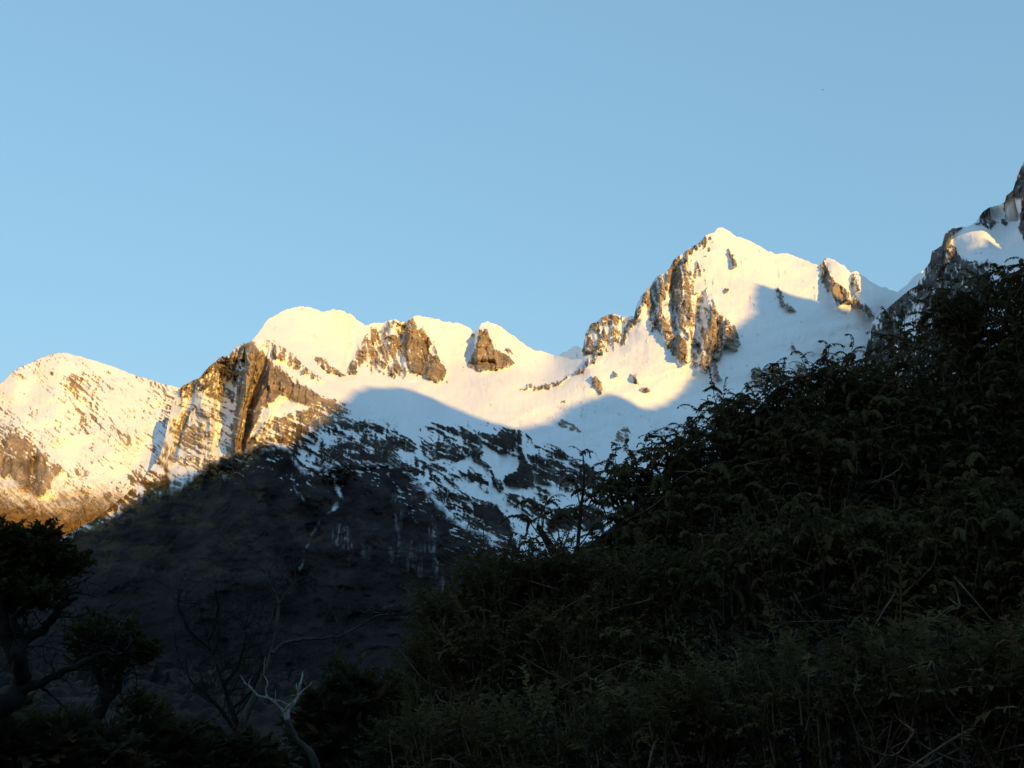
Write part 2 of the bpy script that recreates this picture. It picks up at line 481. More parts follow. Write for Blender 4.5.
# broken ground that ties the outcrops of the crest together
rk(0.30, (638, 314), (660, 272), (700, 240), (716, 238), (704, 270), (714, 306), (740, 332), (716, 366), (690, 368), (660, 332), soft=5)
rk(0.28, (346, 376), (366, 328), (408, 317), (428, 330), (440, 352), (448, 384), (420, 376), soft=4)
rk(0.24, (466, 366), (476, 327), (490, 328), (512, 350), (524, 362), (500, 372), soft=4)
rk(0.40, (580, 356), (588, 322), (612, 314), (640, 318), (622, 346), (596, 358), soft=4)
# front wall and lower slopes (handled mostly as dark wall in extra)
rk(0.75, (30, 550), (108, 490), (150, 458), (164, 432), (180, 440), (176, 470), (120, 515), soft=4)
rk(0.42, (165, 432), (182, 384), (215, 358), (250, 340), (262, 352), (240, 470), (205, 480), (130, 505), (110, 505), soft=6)
rk(0.88, (212, 362), (228, 356), (252, 340), (264, 352), (264, 380), (246, 415), (240, 455), (228, 470), (222, 466), (232, 425), (236, 390), (243, 368), (232, 366))
rk(0.36, (214, 372), (230, 366), (237, 380), (233, 420), (225, 456), (212, 448), (216, 410), soft=3)
rk(0.66, (172, 440), (190, 405), (206, 395), (210, 412), (200, 440), (182, 458), (150, 480), soft=4)
rk(0.55, (180, 388), (205, 370), (218, 362), (212, 376), (196, 392), (180, 402), soft=4)
rk(0.97, (262, 352), (290, 378), (318, 393), (344, 406), (330, 412), (306, 409), (290, 398), (283, 393), (266, 408), (255, 424), (246, 445), (262, 425), (258, 440), (240, 470), (236, 462), (246, 420))
rk(0.78, (262, 425), (290, 412), (320, 404), (350, 412), (348, 432), (320, 430), (285, 442), (255, 450), soft=4)
rk(0.60, (266, 338), (285, 348), (305, 364), (328, 382), (318, 382), (292, 366), (268, 350), soft=2.5)
rk(0.85, (313, 357), (326, 360), (344, 374), (346, 377), (328, 372), soft=2)
rk(0.78, (346, 374), (353, 356), (368, 332), (378, 330), (374, 350), (362, 362), (356, 374), soft=2.5)
rk(0.55, (380, 328), (396, 320), (403, 330), (396, 352), (402, 372), (392, 372), (382, 350), soft=3)
rk(0.90, (404, 324), (412, 318), (430, 337), (428, 350), (436, 356), (445, 370), (440, 386), (432, 380), (418, 374), (408, 366), (400, 350), soft=2.5)
rk(0.94, (469, 362), (474, 345), (478, 330), (488, 331), (494, 348), (506, 355), (516, 363), (507, 366), (493, 370), (478, 370), soft=2.0)
rk(0.60, (520, 388), (530, 385), (546, 382), (558, 381), (574, 371), (590, 357), (600, 350), (606, 352), (594, 366), (574, 376), (556, 386), (535, 391), soft=2)
rk(0.95, (590, 376), (596, 377), (604, 388), (602, 393), (596, 388), soft=1.2)
rk(0.95, (614, 370), (618, 373), (619, 378), (615, 376), soft=1.0)
rk(0.95, (631, 374), (636, 378), (638, 384), (633, 381), soft=1.0)
rk(0.9, (638, 389), (648, 388), (650, 392), (640, 392), soft=1.0)
rk(0.62, (582, 352), (586, 332), (594, 320), (608, 313), (623, 317), (618, 326), (616, 342), (600, 346), (590, 354), soft=2.5)
rk(0.55, (616, 342), (625, 322), (635, 316), (638, 318), (628, 334), (620, 346), soft=2.5)
rk(0.66, (634, 316), (641, 296), (656, 276), (668, 270), (672, 264), (670, 285), (662, 300), (658, 320), (652, 332), (646, 322), (650, 305), (644, 310), (640, 318), soft=2.5)
rk(0.5, (668, 270), (676, 258), (692, 246), (706, 236), (714, 234), (700, 248), (690, 262), (682, 280), (674, 290), soft=3)
rk(0.80, (668, 268), (676, 262), (684, 274), (692, 290), (692, 310), (686, 330), (676, 328), (672, 300), soft=2.5)
rk(0.78, (652, 318), (660, 310), (668, 330), (678, 350), (684, 362), (676, 360), (666, 340), soft=2.5)
rk(0.95, (676, 336), (682, 334), (686, 364), (682, 366), (676, 352), soft=1.5)
rk(0.93, (700, 362), (704, 335), (711, 306), (718, 312), (720, 328), (714, 352), (708, 370), (702, 370), soft=2)
rk(0.80, (712, 312), (722, 314), (734, 326), (741, 336), (742, 344), (736, 350), (726, 346), (716, 364), (706, 370), (716, 345), soft=2.5)
rk(0.95, (713, 364), (716, 362), (722, 378), (718, 380), (714, 374), soft=1.2)
rk(0.9, (727, 249), (731, 250), (737, 266), (734, 268), soft=1.3)
rk(0.8, (725, 288), (729, 289), (729, 294), (726, 294), soft=1.0)
rk(0.85, (775, 289), (780, 288), (785, 300), (796, 310), (796, 313), (786, 308), (776, 298), soft=1.3)
rk(0.92, (792, 345), (795, 345), (798, 350), (801, 352), (797, 354), soft=0.9)
rk(0.93, (820, 266), (825, 258), (828, 270), (834, 280), (846, 288), (852, 294), (848, 302), (840, 304), (832, 296), (822, 285), soft=2)
rk(0.55, (852, 272), (858, 274), (860, 290), (854, 296), soft=2)
rk(0.88, (850, 300), (856, 296), (864, 304), (874, 318), (868, 318), (856, 308), soft=1.5)
# shaded snowfield: scattered outcrops
rk(0.75, (557, 421), (566, 423), (583, 430), (572, 433), (560, 427), soft=1.5)
rk(0.7, (616, 429), (628, 427), (632, 436), (626, 444), (616, 440), soft=2)
rk(0.9, (562, 402), (567, 401), (567, 404), (562, 404), soft=0.8)
rk(0.85, (750, 370), (760, 366), (765, 378), (758, 388), (750, 382), soft=1.5)
rk(0.85, (764, 367), (780, 368), (790, 376), (784, 380), (772, 376), soft=1.5)
rk(0.8, (794, 366), (806, 366), (812, 380), (798, 384), soft=2)
# the banded rock below the snowfield
rk(0.22, (400, 435), (421, 425), (458, 427), (500, 425), (517, 429), (583, 460), (660, 490), (640, 560), (517, 560), (462, 525), (412, 475), (400, 462), soft=4.0)
rk(0.90, (433, 425), (448, 425), (460, 431), (456, 434), (444, 429), (434, 427), soft=1.2)
rk(0.85, (460, 429), (483, 433), (482, 454), (483, 465), (473, 462), (469, 450), (462, 438), soft=2.0)
rk(0.93, (483, 434), (498, 433), (502, 426), (514, 428), (515, 447), (508, 454), (498, 454), (490, 448), (483, 445), soft=1.5)
rk(0.80, (433, 443), (450, 442), (467, 446), (469, 456), (456, 462), (450, 462), (442, 456), (431, 460), (419, 449), (421, 441), soft=1.8)
rk(0.70, (400, 435), (410, 440), (417, 450), (410, 451), (400, 444), soft=1.8)
rk(0.90, (427, 467), (438, 464), (442, 472), (448, 481), (442, 477), (431, 473), soft=1.5)
rk(0.93, (465, 474), (479, 475), (488, 481), (490, 494), (481, 495), (471, 483), soft=1.5)
rk(0.85, (483, 458), (490, 465), (496, 477), (502, 481), (504, 494), (498, 492), (490, 477), (483, 471), soft=1.5)
rk(0.90, (516, 430), (520, 431), (523, 454), (533, 467), (535, 479), (533, 488), (508, 488), (504, 479), (515, 471), (519, 462), (515, 450), soft=1.5)
rk(0.87, (529, 456), (544, 457), (567, 465), (577, 471), (583, 477), (583, 490), (571, 492), (550, 485), (535, 483), (533, 469), soft=1.5)
rk(0.75, (525, 434), (546, 449), (583, 462), (588, 468), (565, 464), (544, 455), (525, 440), soft=1.2)
rk(0.85, (506, 494), (517, 496), (533, 500), (544, 504), (533, 517), (521, 510), (508, 502), soft=1.5)
rk(0.80, (504, 514), (517, 517), (523, 523), (512, 523), soft=1.2)
rk(0.92, (471, 502), (488, 504), (500, 510), (508, 521), (514, 535), (519, 550), (508, 550), (494, 542), (479, 529), (471, 517), soft=1.8)
rk(0.50, (446, 494), (462, 500), (473, 517), (479, 529), (462, 519), (450, 508), soft=2.5)
rk(0.94, (554, 510), (579, 506), (600, 508), (604, 529), (567, 531), (550, 533), (544, 525), soft=1.5)
rk(0.75, (583, 462), (600, 471), (608, 490), (588, 490), soft=1.8)
rk(0.50, (554, 533), (588, 535), (600, 542), (567, 546), soft=2.0)
rk(-0.86, (406, 452), (421, 460), (440, 481), (462, 494), (488, 501), (504, 514), (517, 533), (523, 556), (544, 556), (533, 533), (517, 517), (504, 502), (498, 494), (490, 495), (473, 483), (460, 477), (450, 483), (438, 473), (421, 455), soft=2.5)
rk(-0.90, (484, 446), (498, 456), (512, 455), (514, 468), (502, 476), (492, 467), (485, 456), soft=2.0)
rk(-0.85, (520, 434), (546, 450), (544, 457), (533, 451), (523, 445), soft=1.5)
rk(-0.85, (508, 489), (533, 490), (546, 498), (517, 495), soft=1.5)
rk(-0.85, (546, 490), (567, 493), (583, 492), (583, 507), (554, 508), (544, 502), soft=2.0)
rk(-0.75, (554, 531), (588, 533), (598, 538), (542, 560), (533, 546), soft=2.5)
rk(-0.80, (400, 441), (412, 448), (431, 462), (427, 469), (412, 456), (400, 450), soft=2.0)
rk(-0.70, (450, 462), (469, 458), (473, 465), (465, 473), (454, 471), soft=1.5)
# snow fringe and mixed ground on the front buttress
rk(0.55, (290, 440), (320, 425), (352, 416), (400, 430), (430, 470), (480, 520), (510, 552), (470, 530), (420, 480), (385, 462), (345, 470), (310, 462), soft=4)
rk(0.5, (284, 442), (330, 434), (356, 462), (340, 484), (300, 474), soft=4)
rk(0.85, (332, 446), (356, 442), (380, 441), (404, 467), (368, 470), (341, 467), soft=2)
rk(0.8, (380, 440), (396, 434), (410, 446), (392, 452), soft=1.5)

def extra_c(X, Y, WX, WY, d, cover, nz, share):
    # lower wall: dark rock above, scrub and forest below
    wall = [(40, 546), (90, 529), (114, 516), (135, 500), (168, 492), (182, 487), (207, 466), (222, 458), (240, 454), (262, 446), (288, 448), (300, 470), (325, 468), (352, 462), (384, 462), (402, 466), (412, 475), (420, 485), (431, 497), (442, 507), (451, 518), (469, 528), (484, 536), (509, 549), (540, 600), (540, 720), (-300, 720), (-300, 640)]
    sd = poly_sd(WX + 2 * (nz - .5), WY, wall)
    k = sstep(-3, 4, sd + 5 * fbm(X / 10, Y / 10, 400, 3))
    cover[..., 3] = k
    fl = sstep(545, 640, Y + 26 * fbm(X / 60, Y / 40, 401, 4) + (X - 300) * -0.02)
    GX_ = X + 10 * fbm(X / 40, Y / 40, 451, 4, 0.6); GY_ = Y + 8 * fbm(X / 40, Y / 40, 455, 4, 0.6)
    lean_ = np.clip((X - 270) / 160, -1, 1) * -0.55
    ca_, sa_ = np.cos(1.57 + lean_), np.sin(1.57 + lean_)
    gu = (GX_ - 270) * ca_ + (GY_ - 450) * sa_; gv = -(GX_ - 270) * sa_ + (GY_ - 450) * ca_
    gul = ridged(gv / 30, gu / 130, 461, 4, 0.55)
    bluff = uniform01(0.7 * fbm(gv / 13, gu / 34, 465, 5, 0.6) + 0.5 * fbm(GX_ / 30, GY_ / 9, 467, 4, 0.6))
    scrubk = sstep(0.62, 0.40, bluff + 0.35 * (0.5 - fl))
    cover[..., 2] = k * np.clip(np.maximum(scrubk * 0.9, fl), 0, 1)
    # small snow remnants below the edge, thinning out downwards
    sp1 = uniform01(aniso(X, Y, 0.35, 9, 2.6, 471, 4, 0.6) + 0.5 * fbm(X / 14, Y / 14, 473, 3))
    fade = np.clip(1 - sd / 34, 0, 1) * (sd > -6) * sstep(200, 250, X)
    rem = sstep(0.0, 0.06, sp1 - 1 + 0.11 * fade + 0.012 * np.clip(1 - sd / 110, 0, 1)) * 0.8 * k
    for ch in (2, 3): cover[..., ch] *= 1 - rem
    cover[..., 0] *= 1 - rem
    # everything below y=560 east of the wall is forest too
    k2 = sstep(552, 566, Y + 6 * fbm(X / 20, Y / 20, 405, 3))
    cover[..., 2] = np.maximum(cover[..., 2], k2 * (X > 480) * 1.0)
    # shade painted into the rock under the snowfield; the crest keeps its warm granite
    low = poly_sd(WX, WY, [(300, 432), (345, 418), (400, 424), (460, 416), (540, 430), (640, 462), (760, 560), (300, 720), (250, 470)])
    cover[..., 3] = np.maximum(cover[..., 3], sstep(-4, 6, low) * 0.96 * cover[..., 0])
    # couloir snow streaks in the wall
    for pts, wdt, amt in ([(311, 458), (335, 478), (341, 499), (334, 509)], 2.2, 0.75), ([(334, 509), (320, 520), (308, 545), (300, 570)], 1.3, 0.16), \
            ([(292, 478), (296, 490), (304, 500)], 1.4, 0.4), ([(228, 640), (218, 655), (205, 675)], 3.0, 0.10), ([(415, 475), (440, 508), (470, 532), (506, 550)], 2.0, 0.35), \
            ([(218, 456), (222, 470), (226, 478)], 3.5, 0.5), ([(300, 570), (290, 590), (282, 606)], 1.6, 0.07):
        dist, par = seg_dist(X + 2.2 * fbm(X / 7, Y / 7, 410, 3), Y, pts)
        s = (1 - sstep(wdt * 0.4, wdt * 1.3, dist)) * amt * np.clip(0.5 + 1.6 * fbm(X / 8, Y / 8, 412, 3), 0, 1)
        for ch in (2, 3): cover[..., ch] *= 1 - s
        cover[..., 0] *= 1 - s * 0.9
    # pale bare slabs on the wall: steep water-worn strips
    for pts, amt in ([(336, 524), (349, 526), (353, 548), (340, 551), (334, 540)], 0.20), ([(395, 514), (402, 512), (398, 560), (389, 560)], 0.10), \
            ([(428, 528), (436, 526), (436, 556), (448, 592), (443, 590), (430, 556)], 0.16), ([(420, 545), (426, 540), (424, 580), (418, 580)], 0.09), \
            ([(410, 540), (418, 536), (414, 574), (406, 574)], 0.06), ([(340, 554), (350, 560), (346, 566)], 0.12), ([(362, 545), (372, 548), (368, 560), (360, 556)], 0.06), \
            ([(408, 486), (418, 484), (414, 500), (406, 498)], 0.10), ([(390, 496), (402, 494), (400, 504), (388, 504)], 0.08):
        st = sstep(-0.25, 0.45, fbm(X / 3.2, Y / 30, 423, 4, 0.6) + 0.4 * fbm(X / 5, Y / 5, 427, 3))
        sl = sstep(-2.5, 2, poly_sd(X + 3 * fbm(X / 6, Y / 20, 420, 3), Y + 5 * fbm(X / 4, Y / 9, 421, 3), pts)) * amt * st
        for ch in (2, 3): cover[..., ch] *= 1 - sl
        cover[..., 0] = np.maximum(cover[..., 0] * (1 - sl), 0)
    # red-brown tussock at the foot of the sunny ribs
    t = [(85, 532), (112, 500), (140, 478), (166, 470), (190, 476), (205, 466), (235, 462), (262, 440), (300, 420), (310, 432), (270, 452), (240, 474), (200, 486), (150, 505), (110, 530)]
    s = sstep(-5, 5, poly_sd(WX, WY, t)) * 0.8 * sstep(0.75, 0.35, nz)
    cover[..., 1] = np.maximum(cover[..., 1], s)
    # thin tawny grass on the upper wall
    tg = k * (1 - fl) * sstep(0.05, 0.5, fbm(X / 30, Y / 16, 440, 4, 0.6) - (X - 230) / 420) * 0.20
    cover[..., 1] = np.maximum(cover[..., 1], tg)
    # the left spur below its crest carries tussock, not snow
    sp2 = sstep(-4, 5, poly_sd(WX, WY, [(-60, 640), (-60, 560), (20, 552), (62, 531), (98, 508), (135, 478), (158, 456), (170, 470), (176, 486), (120, 518), (80, 545)])) * sstep(0.95, 0.55, nz)
    cover[..., 1] = np.maximum(cover[..., 1], sp2 * (1 - k * 0.9))
    cover[..., 0] = np.maximum(cover[..., 0], sp2)
    # rugged relief on the wall
    rel = ridged(X / 38 + (Y - 450) / 110, Y / 62, 430, 5, 0.5) + 0.9 * fbm(X / 16, Y / 12, 436, 4, 0.6)
    d = d - k * (9 * rel * (1 - 0.6 * fl) + 16 * gul)
    return d, cover

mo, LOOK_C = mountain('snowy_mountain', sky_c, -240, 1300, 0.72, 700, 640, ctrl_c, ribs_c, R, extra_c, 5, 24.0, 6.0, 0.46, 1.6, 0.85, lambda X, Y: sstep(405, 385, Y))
tag(mo, 'snow covered mountain with two summits, sunlit along its crest and dark at its foot', kind='structure')

# --- the lower sunlit mountain behind it on the left
sky_l = [(-330, 470), (-200, 425), (-100, 400), (-40, 390), (0, 384), (6, 379), (12, 372), (20, 367), (30, 363), (40, 358), (50, 354.5), (60, 352.5), (68, 353), (75, 355), (88, 358.5), (100, 362), (112, 366),
         (125, 371), (138, 376), (150, 379), (160, 383), (172, 386), (184, 388), (200, 386), (230, 392), (280, 420), (330, 470), (380, 540)]
ctrl_l = [(-330, 480, 3003), (-200, 430, 3195), (-100, 405, 3272), (0, 385, 3234), (65, 354, 3272), (130, 373, 3311), (180, 388, 3272), (240, 400, 3234), (350, 500, 2772),
          (-200, 540, 2541), (0, 540, 2502), (100, 540, 2464), (200, 540, 2387), (0, 450, 2864), (60, 430, 2887), (100, 450, 2802), (150, 430, 2926), (-150, 470, 2887),
          (0, 640, 2079), (150, 640, 2040), (350, 640, 2002), (-250, 640, 2117), (0, 705, 1771), (200, 705, 1771), (-300, 705, 1771), (380, 705, 1732)]
ribs_l = [([(2, 446), (14, 434), (20, 470), (22, 492)], 14, 50), ([(40, 445), (52, 466), (42, 498)], 12, 45), ([(34, 455), (30, 490)], 5, -40),
          ([(65, 354), (60, 385), (55, 430)], 20, 35), ([(100, 380), (110, 420), (120, 460)], 20, 25), ([(80, 400), (85, 450)], 14, -25),
          ([(163, 400), (150, 440), (130, 470)], 12, -40), ([(20, 370), (10, 400)], 12, 30)]
R = []
rk(0.15, (-330, 400), (0, 370), (65, 345), (190, 380), (260, 400), (260, 520), (-330, 560), soft=3)
rk(0.42, (60, 362), (72, 360), (88, 385), (100, 400), (120, 425), (132, 440), (128, 450), (108, 430), (90, 408), (66, 385), soft=5)
rk(0.06, (0, 400), (30, 380), (55, 395), (50, 425), (25, 425), soft=8)
rk(0.08, (110, 372), (150, 384), (158, 400), (130, 405), (112, 395), soft=8)
rk(0.96, (-10, 450), (4, 440), (16, 432), (33, 444), (39, 456), (31, 478), (38, 498), (24, 492), (10, 478), (-10, 474), soft=3)
rk(0.95, (38, 448), (44, 452), (54, 462), (62, 470), (54, 480), (44, 494), (38, 500), (30, 480), soft=3)
rk(0.75, (-20, 415), (2, 418), (18, 428), (6, 440), (-20, 444), soft=3)
rk(0.5, (10, 372), (22, 366), (34, 372), (28, 382), (14, 382), soft=3)
rk(0.45, (150, 384), (185, 386), (200, 400), (170, 440), (158, 420), (164, 400), soft=4)
rk(0.45, (-100, 500), (40, 500), (110, 480), (150, 470), (130, 505), (90, 540), (-100, 560), soft=5)

def extra_l(X, Y, WX, WY, d, cover, nz, share):
    t = sstep(478, 520, Y + 14 * fbm(X / 40, Y / 30, 501, 4) - (X - 60) * 0.10 + 20 * (nz - 0.55))
    cover[..., 1] = t
    cover[..., 2] = sstep(545, 590, Y + 10 * fbm(X / 30, Y / 30, 505, 3))
    return d, cover

ml, LOOK_L = mountain('snowy_mountain', sky_l, -330, 380, 0.75, 705, 420, ctrl_l, ribs_l, R, extra_l, 31, 17.0, 6.0, 0.72, 0.8, 0.62)
tag(ml, 'lower sunlit snowy mountain with tawny grass foot behind the dark buttress', kind='structure')

# --- the dark crag on the right
sky_r = [(800, 640), (835, 520), (855, 420), (862, 380), (866, 350), (872, 323), (880, 313), (888, 308), (896, 301), (905, 293), (914, 287), (918, 285), (919, 278), (925, 269), (930, 262), (932, 251),
         (938, 248), (942, 246), (944, 235), (948, 231), (953, 228), (965, 227), (971, 225), (976, 222), (982, 213), (989, 207), (1000, 205), (1005, 202), (1006, 196), (1013, 190), (1016, 180), (1020, 169),
         (1024, 162), (1034, 158), (1050, 166), (1080, 150), (1130, 170), (1220, 150), (1400, 220)]
ctrl_r = [(1018, 172, 3490), (1024, 165, 3505), (1036, 162, 3540), (1014, 184, 3480), (1024, 182, 3465), (1032, 182, 3470), (1010, 200, 3520), (1022, 196, 3400), (985, 212, 3720), (950, 232, 3520), (958, 234, 3480), (985, 231, 3440), (1020, 230, 3410), (1018, 222, 3560), (988, 223, 3700), (950, 243, 3460), (1000, 243, 3390),
          (950, 255, 3380), (1020, 255, 3280), (932, 255, 3480), (910, 292, 3400), (872, 330, 3380), (960, 290, 3190),
          (1024, 300, 3080), (900, 330, 3260), (862, 385, 3260), (950, 350, 2970), (1000, 400, 2700), (900, 450, 2750), (840, 520, 2700), (1100, 160, 3740), (1100, 260, 3240), (1250, 160, 3850), (1250, 300, 3080),
          (1400, 230, 3600), (1000, 500, 2360), (1200, 450, 2420), (1400, 450, 2480), (850, 705, 1750), (1000, 705, 1650), (1200, 705, 1600), (1400, 705, 1600)]
ribs_r = [([(1024, 196), (1020, 215), (1018, 228)], 7, 30), ([(940, 250), (938, 275), (934, 300)], 8, 50), ([(953, 250), (950, 290)], 6, -30), ([(925, 272), (922, 300), (915, 330)], 7, 45),
          ([(880, 316), (874, 350)], 8, 40), ([(892, 306), (888, 340)], 5, -35), ([(968, 260), (965, 300)], 8, 35), ([(1050, 170), (1060, 240)], 20, 60)]
R = []
rk(0.80, (850, 420), (866, 345), (880, 311), (905, 292), (918, 282), (930, 258), (942, 244), (950, 236), (956, 250), (962, 262), (985, 262), (1000, 300), (960, 360), (900, 420), soft=4)
rk(0.35, (898, 330), (915, 300), (925, 300), (915, 340), soft=4)
rk(0.9, (936, 254), (942, 242), (945, 233), (953, 226), (960, 227), (952, 236), (950, 246), (944, 258), soft=2)
rk(0.8, (976, 224), (984, 210), (992, 206), (986, 220), (996, 222), (990, 228), soft=2)
rk(0.93, (1004, 202), (1006, 194), (1015, 186), (1020, 166), (1030, 160), (1034, 196), (1026, 200), (1016, 198), soft=2)
rk(0.97, (1018, 230), (1022, 200), (1040, 196), (1050, 236), (1024, 236), soft=2)
rk(0.3, (1000, 205), (1014, 198), (1008, 224), (998, 222), soft=2)
rk(0.5, (1034, 160), (1400, 150), (1400, 400), (1000, 420), (1010, 320), (1034, 240), soft=6)

def extra_r(X, Y, WX, WY, d, cover, nz, share):
    cover[..., 3] = 0.9 * cover[..., 0] * sstep(160, 176, Y)
    cover[..., 2] = sstep(400, 450, Y + 14 * fbm(X / 40, Y / 30, 601, 4))
    return d, cover

mr, LOOK_R = mountain('rocky_crag', sky_r, 800, 1400, 0.8, 705, 500, ctrl_r, ribs_r, R, extra_r, 71, 20.0, 3.0, 0.5, 1.0, 0.9, lambda X, Y: sstep(380, 340, Y))
mr.data.materials[0] = M_CRAG
tag(mr, 'dark jagged crag with a thin sunlit snow ledge rising behind the tall shrub', kind='structure')

# --- the range behind the camera whose shadow fills the valley: its crest height follows from
#     where the edge of its shadow lies on the mountains in front
H2 = np.array([math.sin(SUN_AZ), math.cos(SUN_AZ)])
N2 = np.array([-H2[1], H2[0]])
T_RANGE = 1900.0
TE = math.tan(SUN_EL)
edge = []
for look, pts in (
    (LOOK_L, [(-200, 545), (-60, 548), (0, 545), (40, 541), (62, 532), (82, 522)]),
    (LOOK_C, [(105, 516), (122, 502), (150, 480), (175, 470), (200, 463), (222, 456), (240, 452), (252, 442), (266, 436), (285, 437), (300, 425), (314, 414),
              (328, 404), (340, 394), (352, 386), (366, 382), (395, 383), (425, 393), (440, 399), (456, 407), (484, 419), (505, 423), (520, 422), (535, 418), (546, 413), (560, 403), (585, 393),
              (604, 387), (612, 390), (619, 394), (633, 401), (645, 402), (656, 399), (668, 392), (675, 386), (680, 380), (684, 372), (694, 362), (705, 345), (720, 330), (734, 319), (740, 315), (744, 311), (748, 284), (752, 281), (759, 282), (778, 288), (800, 295), (826, 302), (840, 306), (853, 300), (870, 290), (880, 284)]),
    (LOOK_R, [(935, 240), (950, 239), (965, 240), (985, 241), (1005, 242), (1024, 241), (1060, 241)])):
    for (a, b) in pts:
        p = look(a, b)
        s = p[:2] @ N2
        edge.append((s, p[2] + (T_RANGE - p[:2] @ H2) * TE))
edge = np.array(sorted(edge))
ss = np.arange(-4200, 5600, 8.0)
# local average of the crest heights asked for, within 16 m along the crest
lin = np.interp(ss, edge[:, 0], edge[:, 1])
W = np.exp(-0.5 * ((ss[:, None] - edge[:, 0]) / 9.0) ** 2) + 1e-6
near = (W @ edge[:, 1]) / W.sum(1)
cf = np.clip((W.sum(1) - 0.15) / 0.5, 0, 1)
zc = near * cf + lin * (1 - cf) + 9 * fbm(ss / 46, ss * 0, 805, 5, 0.6)
out = np.clip(np.maximum(edge[0, 0] - ss, ss - edge[-1, 0]), 0, None)
zc = zc + 60 * fbm(ss / 300, ss * 0, 801, 4) * np.clip(out / 150, 0, 1)
tt = np.concatenate([np.linspace(-1500, -60, 26), [-30, 0, 30], np.linspace(60, 1700, 26)])
S, Tq = np.meshgrid(ss, tt)
fall = np.clip(1 - np.abs(Tq) / np.where(Tq < 0, 1500, 1700), 0, 1)
Z = zc[None, :] * (0.82 * fall + 0.18 * fall ** 4) - 25
Z += 160 * fbm(S / 420, Tq / 420, 811, 5) * sstep(0, 500, np.abs(Tq)) * np.clip(fall * 3, 0, 1)
XY = (Tq + T_RANGE)[..., None] * H2 + S[..., None] * N2
V = np.concatenate([XY, Z[..., None]], -1)
cov = np.zeros(S.shape + (4,))
cov[..., 0] = uniform01(fbm(S / 90, Tq / 90, 821, 5)) > 0.55
cov[..., 2] = sstep(900, 500, Z + 200 * fbm(S / 200, Tq / 200, 822, 4))
idx = np.arange(S.size).reshape(S.shape)
q = np.stack([idx[:-1, :-1], idx[:-1, 1:], idx[1:, 1:], idx[1:, :-1]], -1).reshape(-1, 4)
rg = mesh_obj('mountain_range', V.reshape(-1, 3), [q], M_MTN, None, True, {'cover': cov.reshape(-1, 4)})
tag(rg, 'steep range on the near side of the valley whose shadow fills it', kind='structure')

# --- ground and the forested spur
def ground_material():
    m, n, l, b = new_mat('valley_ground')
    geo = n.new('ShaderNodeNewGeometry')
    nz = noise_node(n, l, 0.8, 8, 0.65, geo.outputs['Position'])
    nb = noise_node(n, l, 0.02, 5, 0.6, geo.outputs['Position'])
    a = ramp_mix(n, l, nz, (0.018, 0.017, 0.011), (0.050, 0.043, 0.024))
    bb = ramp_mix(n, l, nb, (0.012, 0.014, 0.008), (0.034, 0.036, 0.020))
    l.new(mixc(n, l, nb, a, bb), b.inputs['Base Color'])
    b.inputs['Roughness'].default_value = 0.95
    b.inputs['Specular IOR Level'].default_value = 0.1
    return m
M_GROUND = ground_material()
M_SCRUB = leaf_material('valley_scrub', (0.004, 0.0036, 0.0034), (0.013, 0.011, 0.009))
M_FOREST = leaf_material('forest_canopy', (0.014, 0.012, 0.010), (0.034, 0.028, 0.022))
gr = np.concatenate([np.linspace(0.5, 60, 50), np.geomspace(64, 30000, 60)])
ga = np.linspace(0, 2 * np.pi, 181)[:-1]
GA, GR = np.meshgrid(ga, gr)
GX, GY = GR * np.sin(GA), GR * np.cos(GA)
GZ = 0.18 * fbm(GX / 5, GY / 5, 850, 4) * np.clip(GR / 4, 0, 1)
V = np.stack([GX, GY, GZ], -1).reshape(-1, 3)
idx = np.arange(GA.size).reshape(GA.shape)
q = np.stack([idx[:-1], idx[1:], np.roll(idx[1:], -1, 1), np.roll(idx[:-1], -1, 1)], -1).reshape(-1, 4)[:, ::-1]
V = np.concatenate([V, [[0, 0, 0]]]); cN = len(V) - 1
tri = np.stack([idx[0], np.roll(idx[0], -1), np.full(180, cN)], -1)[:, ::-1]
tag(mesh_obj('ground', V, [q, tri], M_GROUND, None, True), kind='structure')

hill = [(470, 690), (485, 640), (510, 600), (545, 566), (570, 556), (595, 540), (620, 520), (640, 508), (665, 494), (700, 474), (760, 440), (830, 410), (900, 390), (1000, 360), (1150, 330)]
hx, hy = zip(*hill)
px = np.linspace(470, 1150, 560)
crest = np.interp(px, hx, hy) + 2.2 * np.abs(fbm(px / 5, px * 0, 871, 3)) * -1.6
vv = np.linspace(0, 1, 130)
X = np.repeat(px[None], 130, 0); Y = crest + vv[:, None] * (700 - crest)
dd = 820 - 330 * vv[:, None] + 0.12 * (X - 600) * 0 + 26 * fbm(X / 70, Y / 70, 872, 4) - 5 * np.abs(fbm(X / 7, Y / 6, 874, 3))
P = at(X, Y, dd)
bk = []
for fd, fz in ((1.02, 0.97), (1.1, 0.75), (1.3, 0.3), (1.5, -0.03)):
    qv = EYE + ray(X[0], Y[0]) * (dd[0] * fd)[:, None]; qv[:, 2] = P[0, :, 2] * fz; bk.append(qv)
V = np.concatenate([np.stack(bk[::-1]), P], 0)
idx = np.arange(V.shape[0] * V.shape[1]).reshape(V.shape[:2])
q = np.stack([idx[:-1, :-1], idx[1:, :-1], idx[1:, 1:], idx[:-1, 1:]], -1).reshape(-1, 4)
tint = np.zeros(V.shape[:2] + (4,)); tint[..., 0] = uniform01(RNG.normal(size=V.shape[:2]))
tag(mesh_obj('forested_hill', V.reshape(-1, 3), [q], M_FOREST, None, True, {'tint': tint.reshape(-1, 4)}), 'dark forested spur descending behind the shrubs', kind='structure')

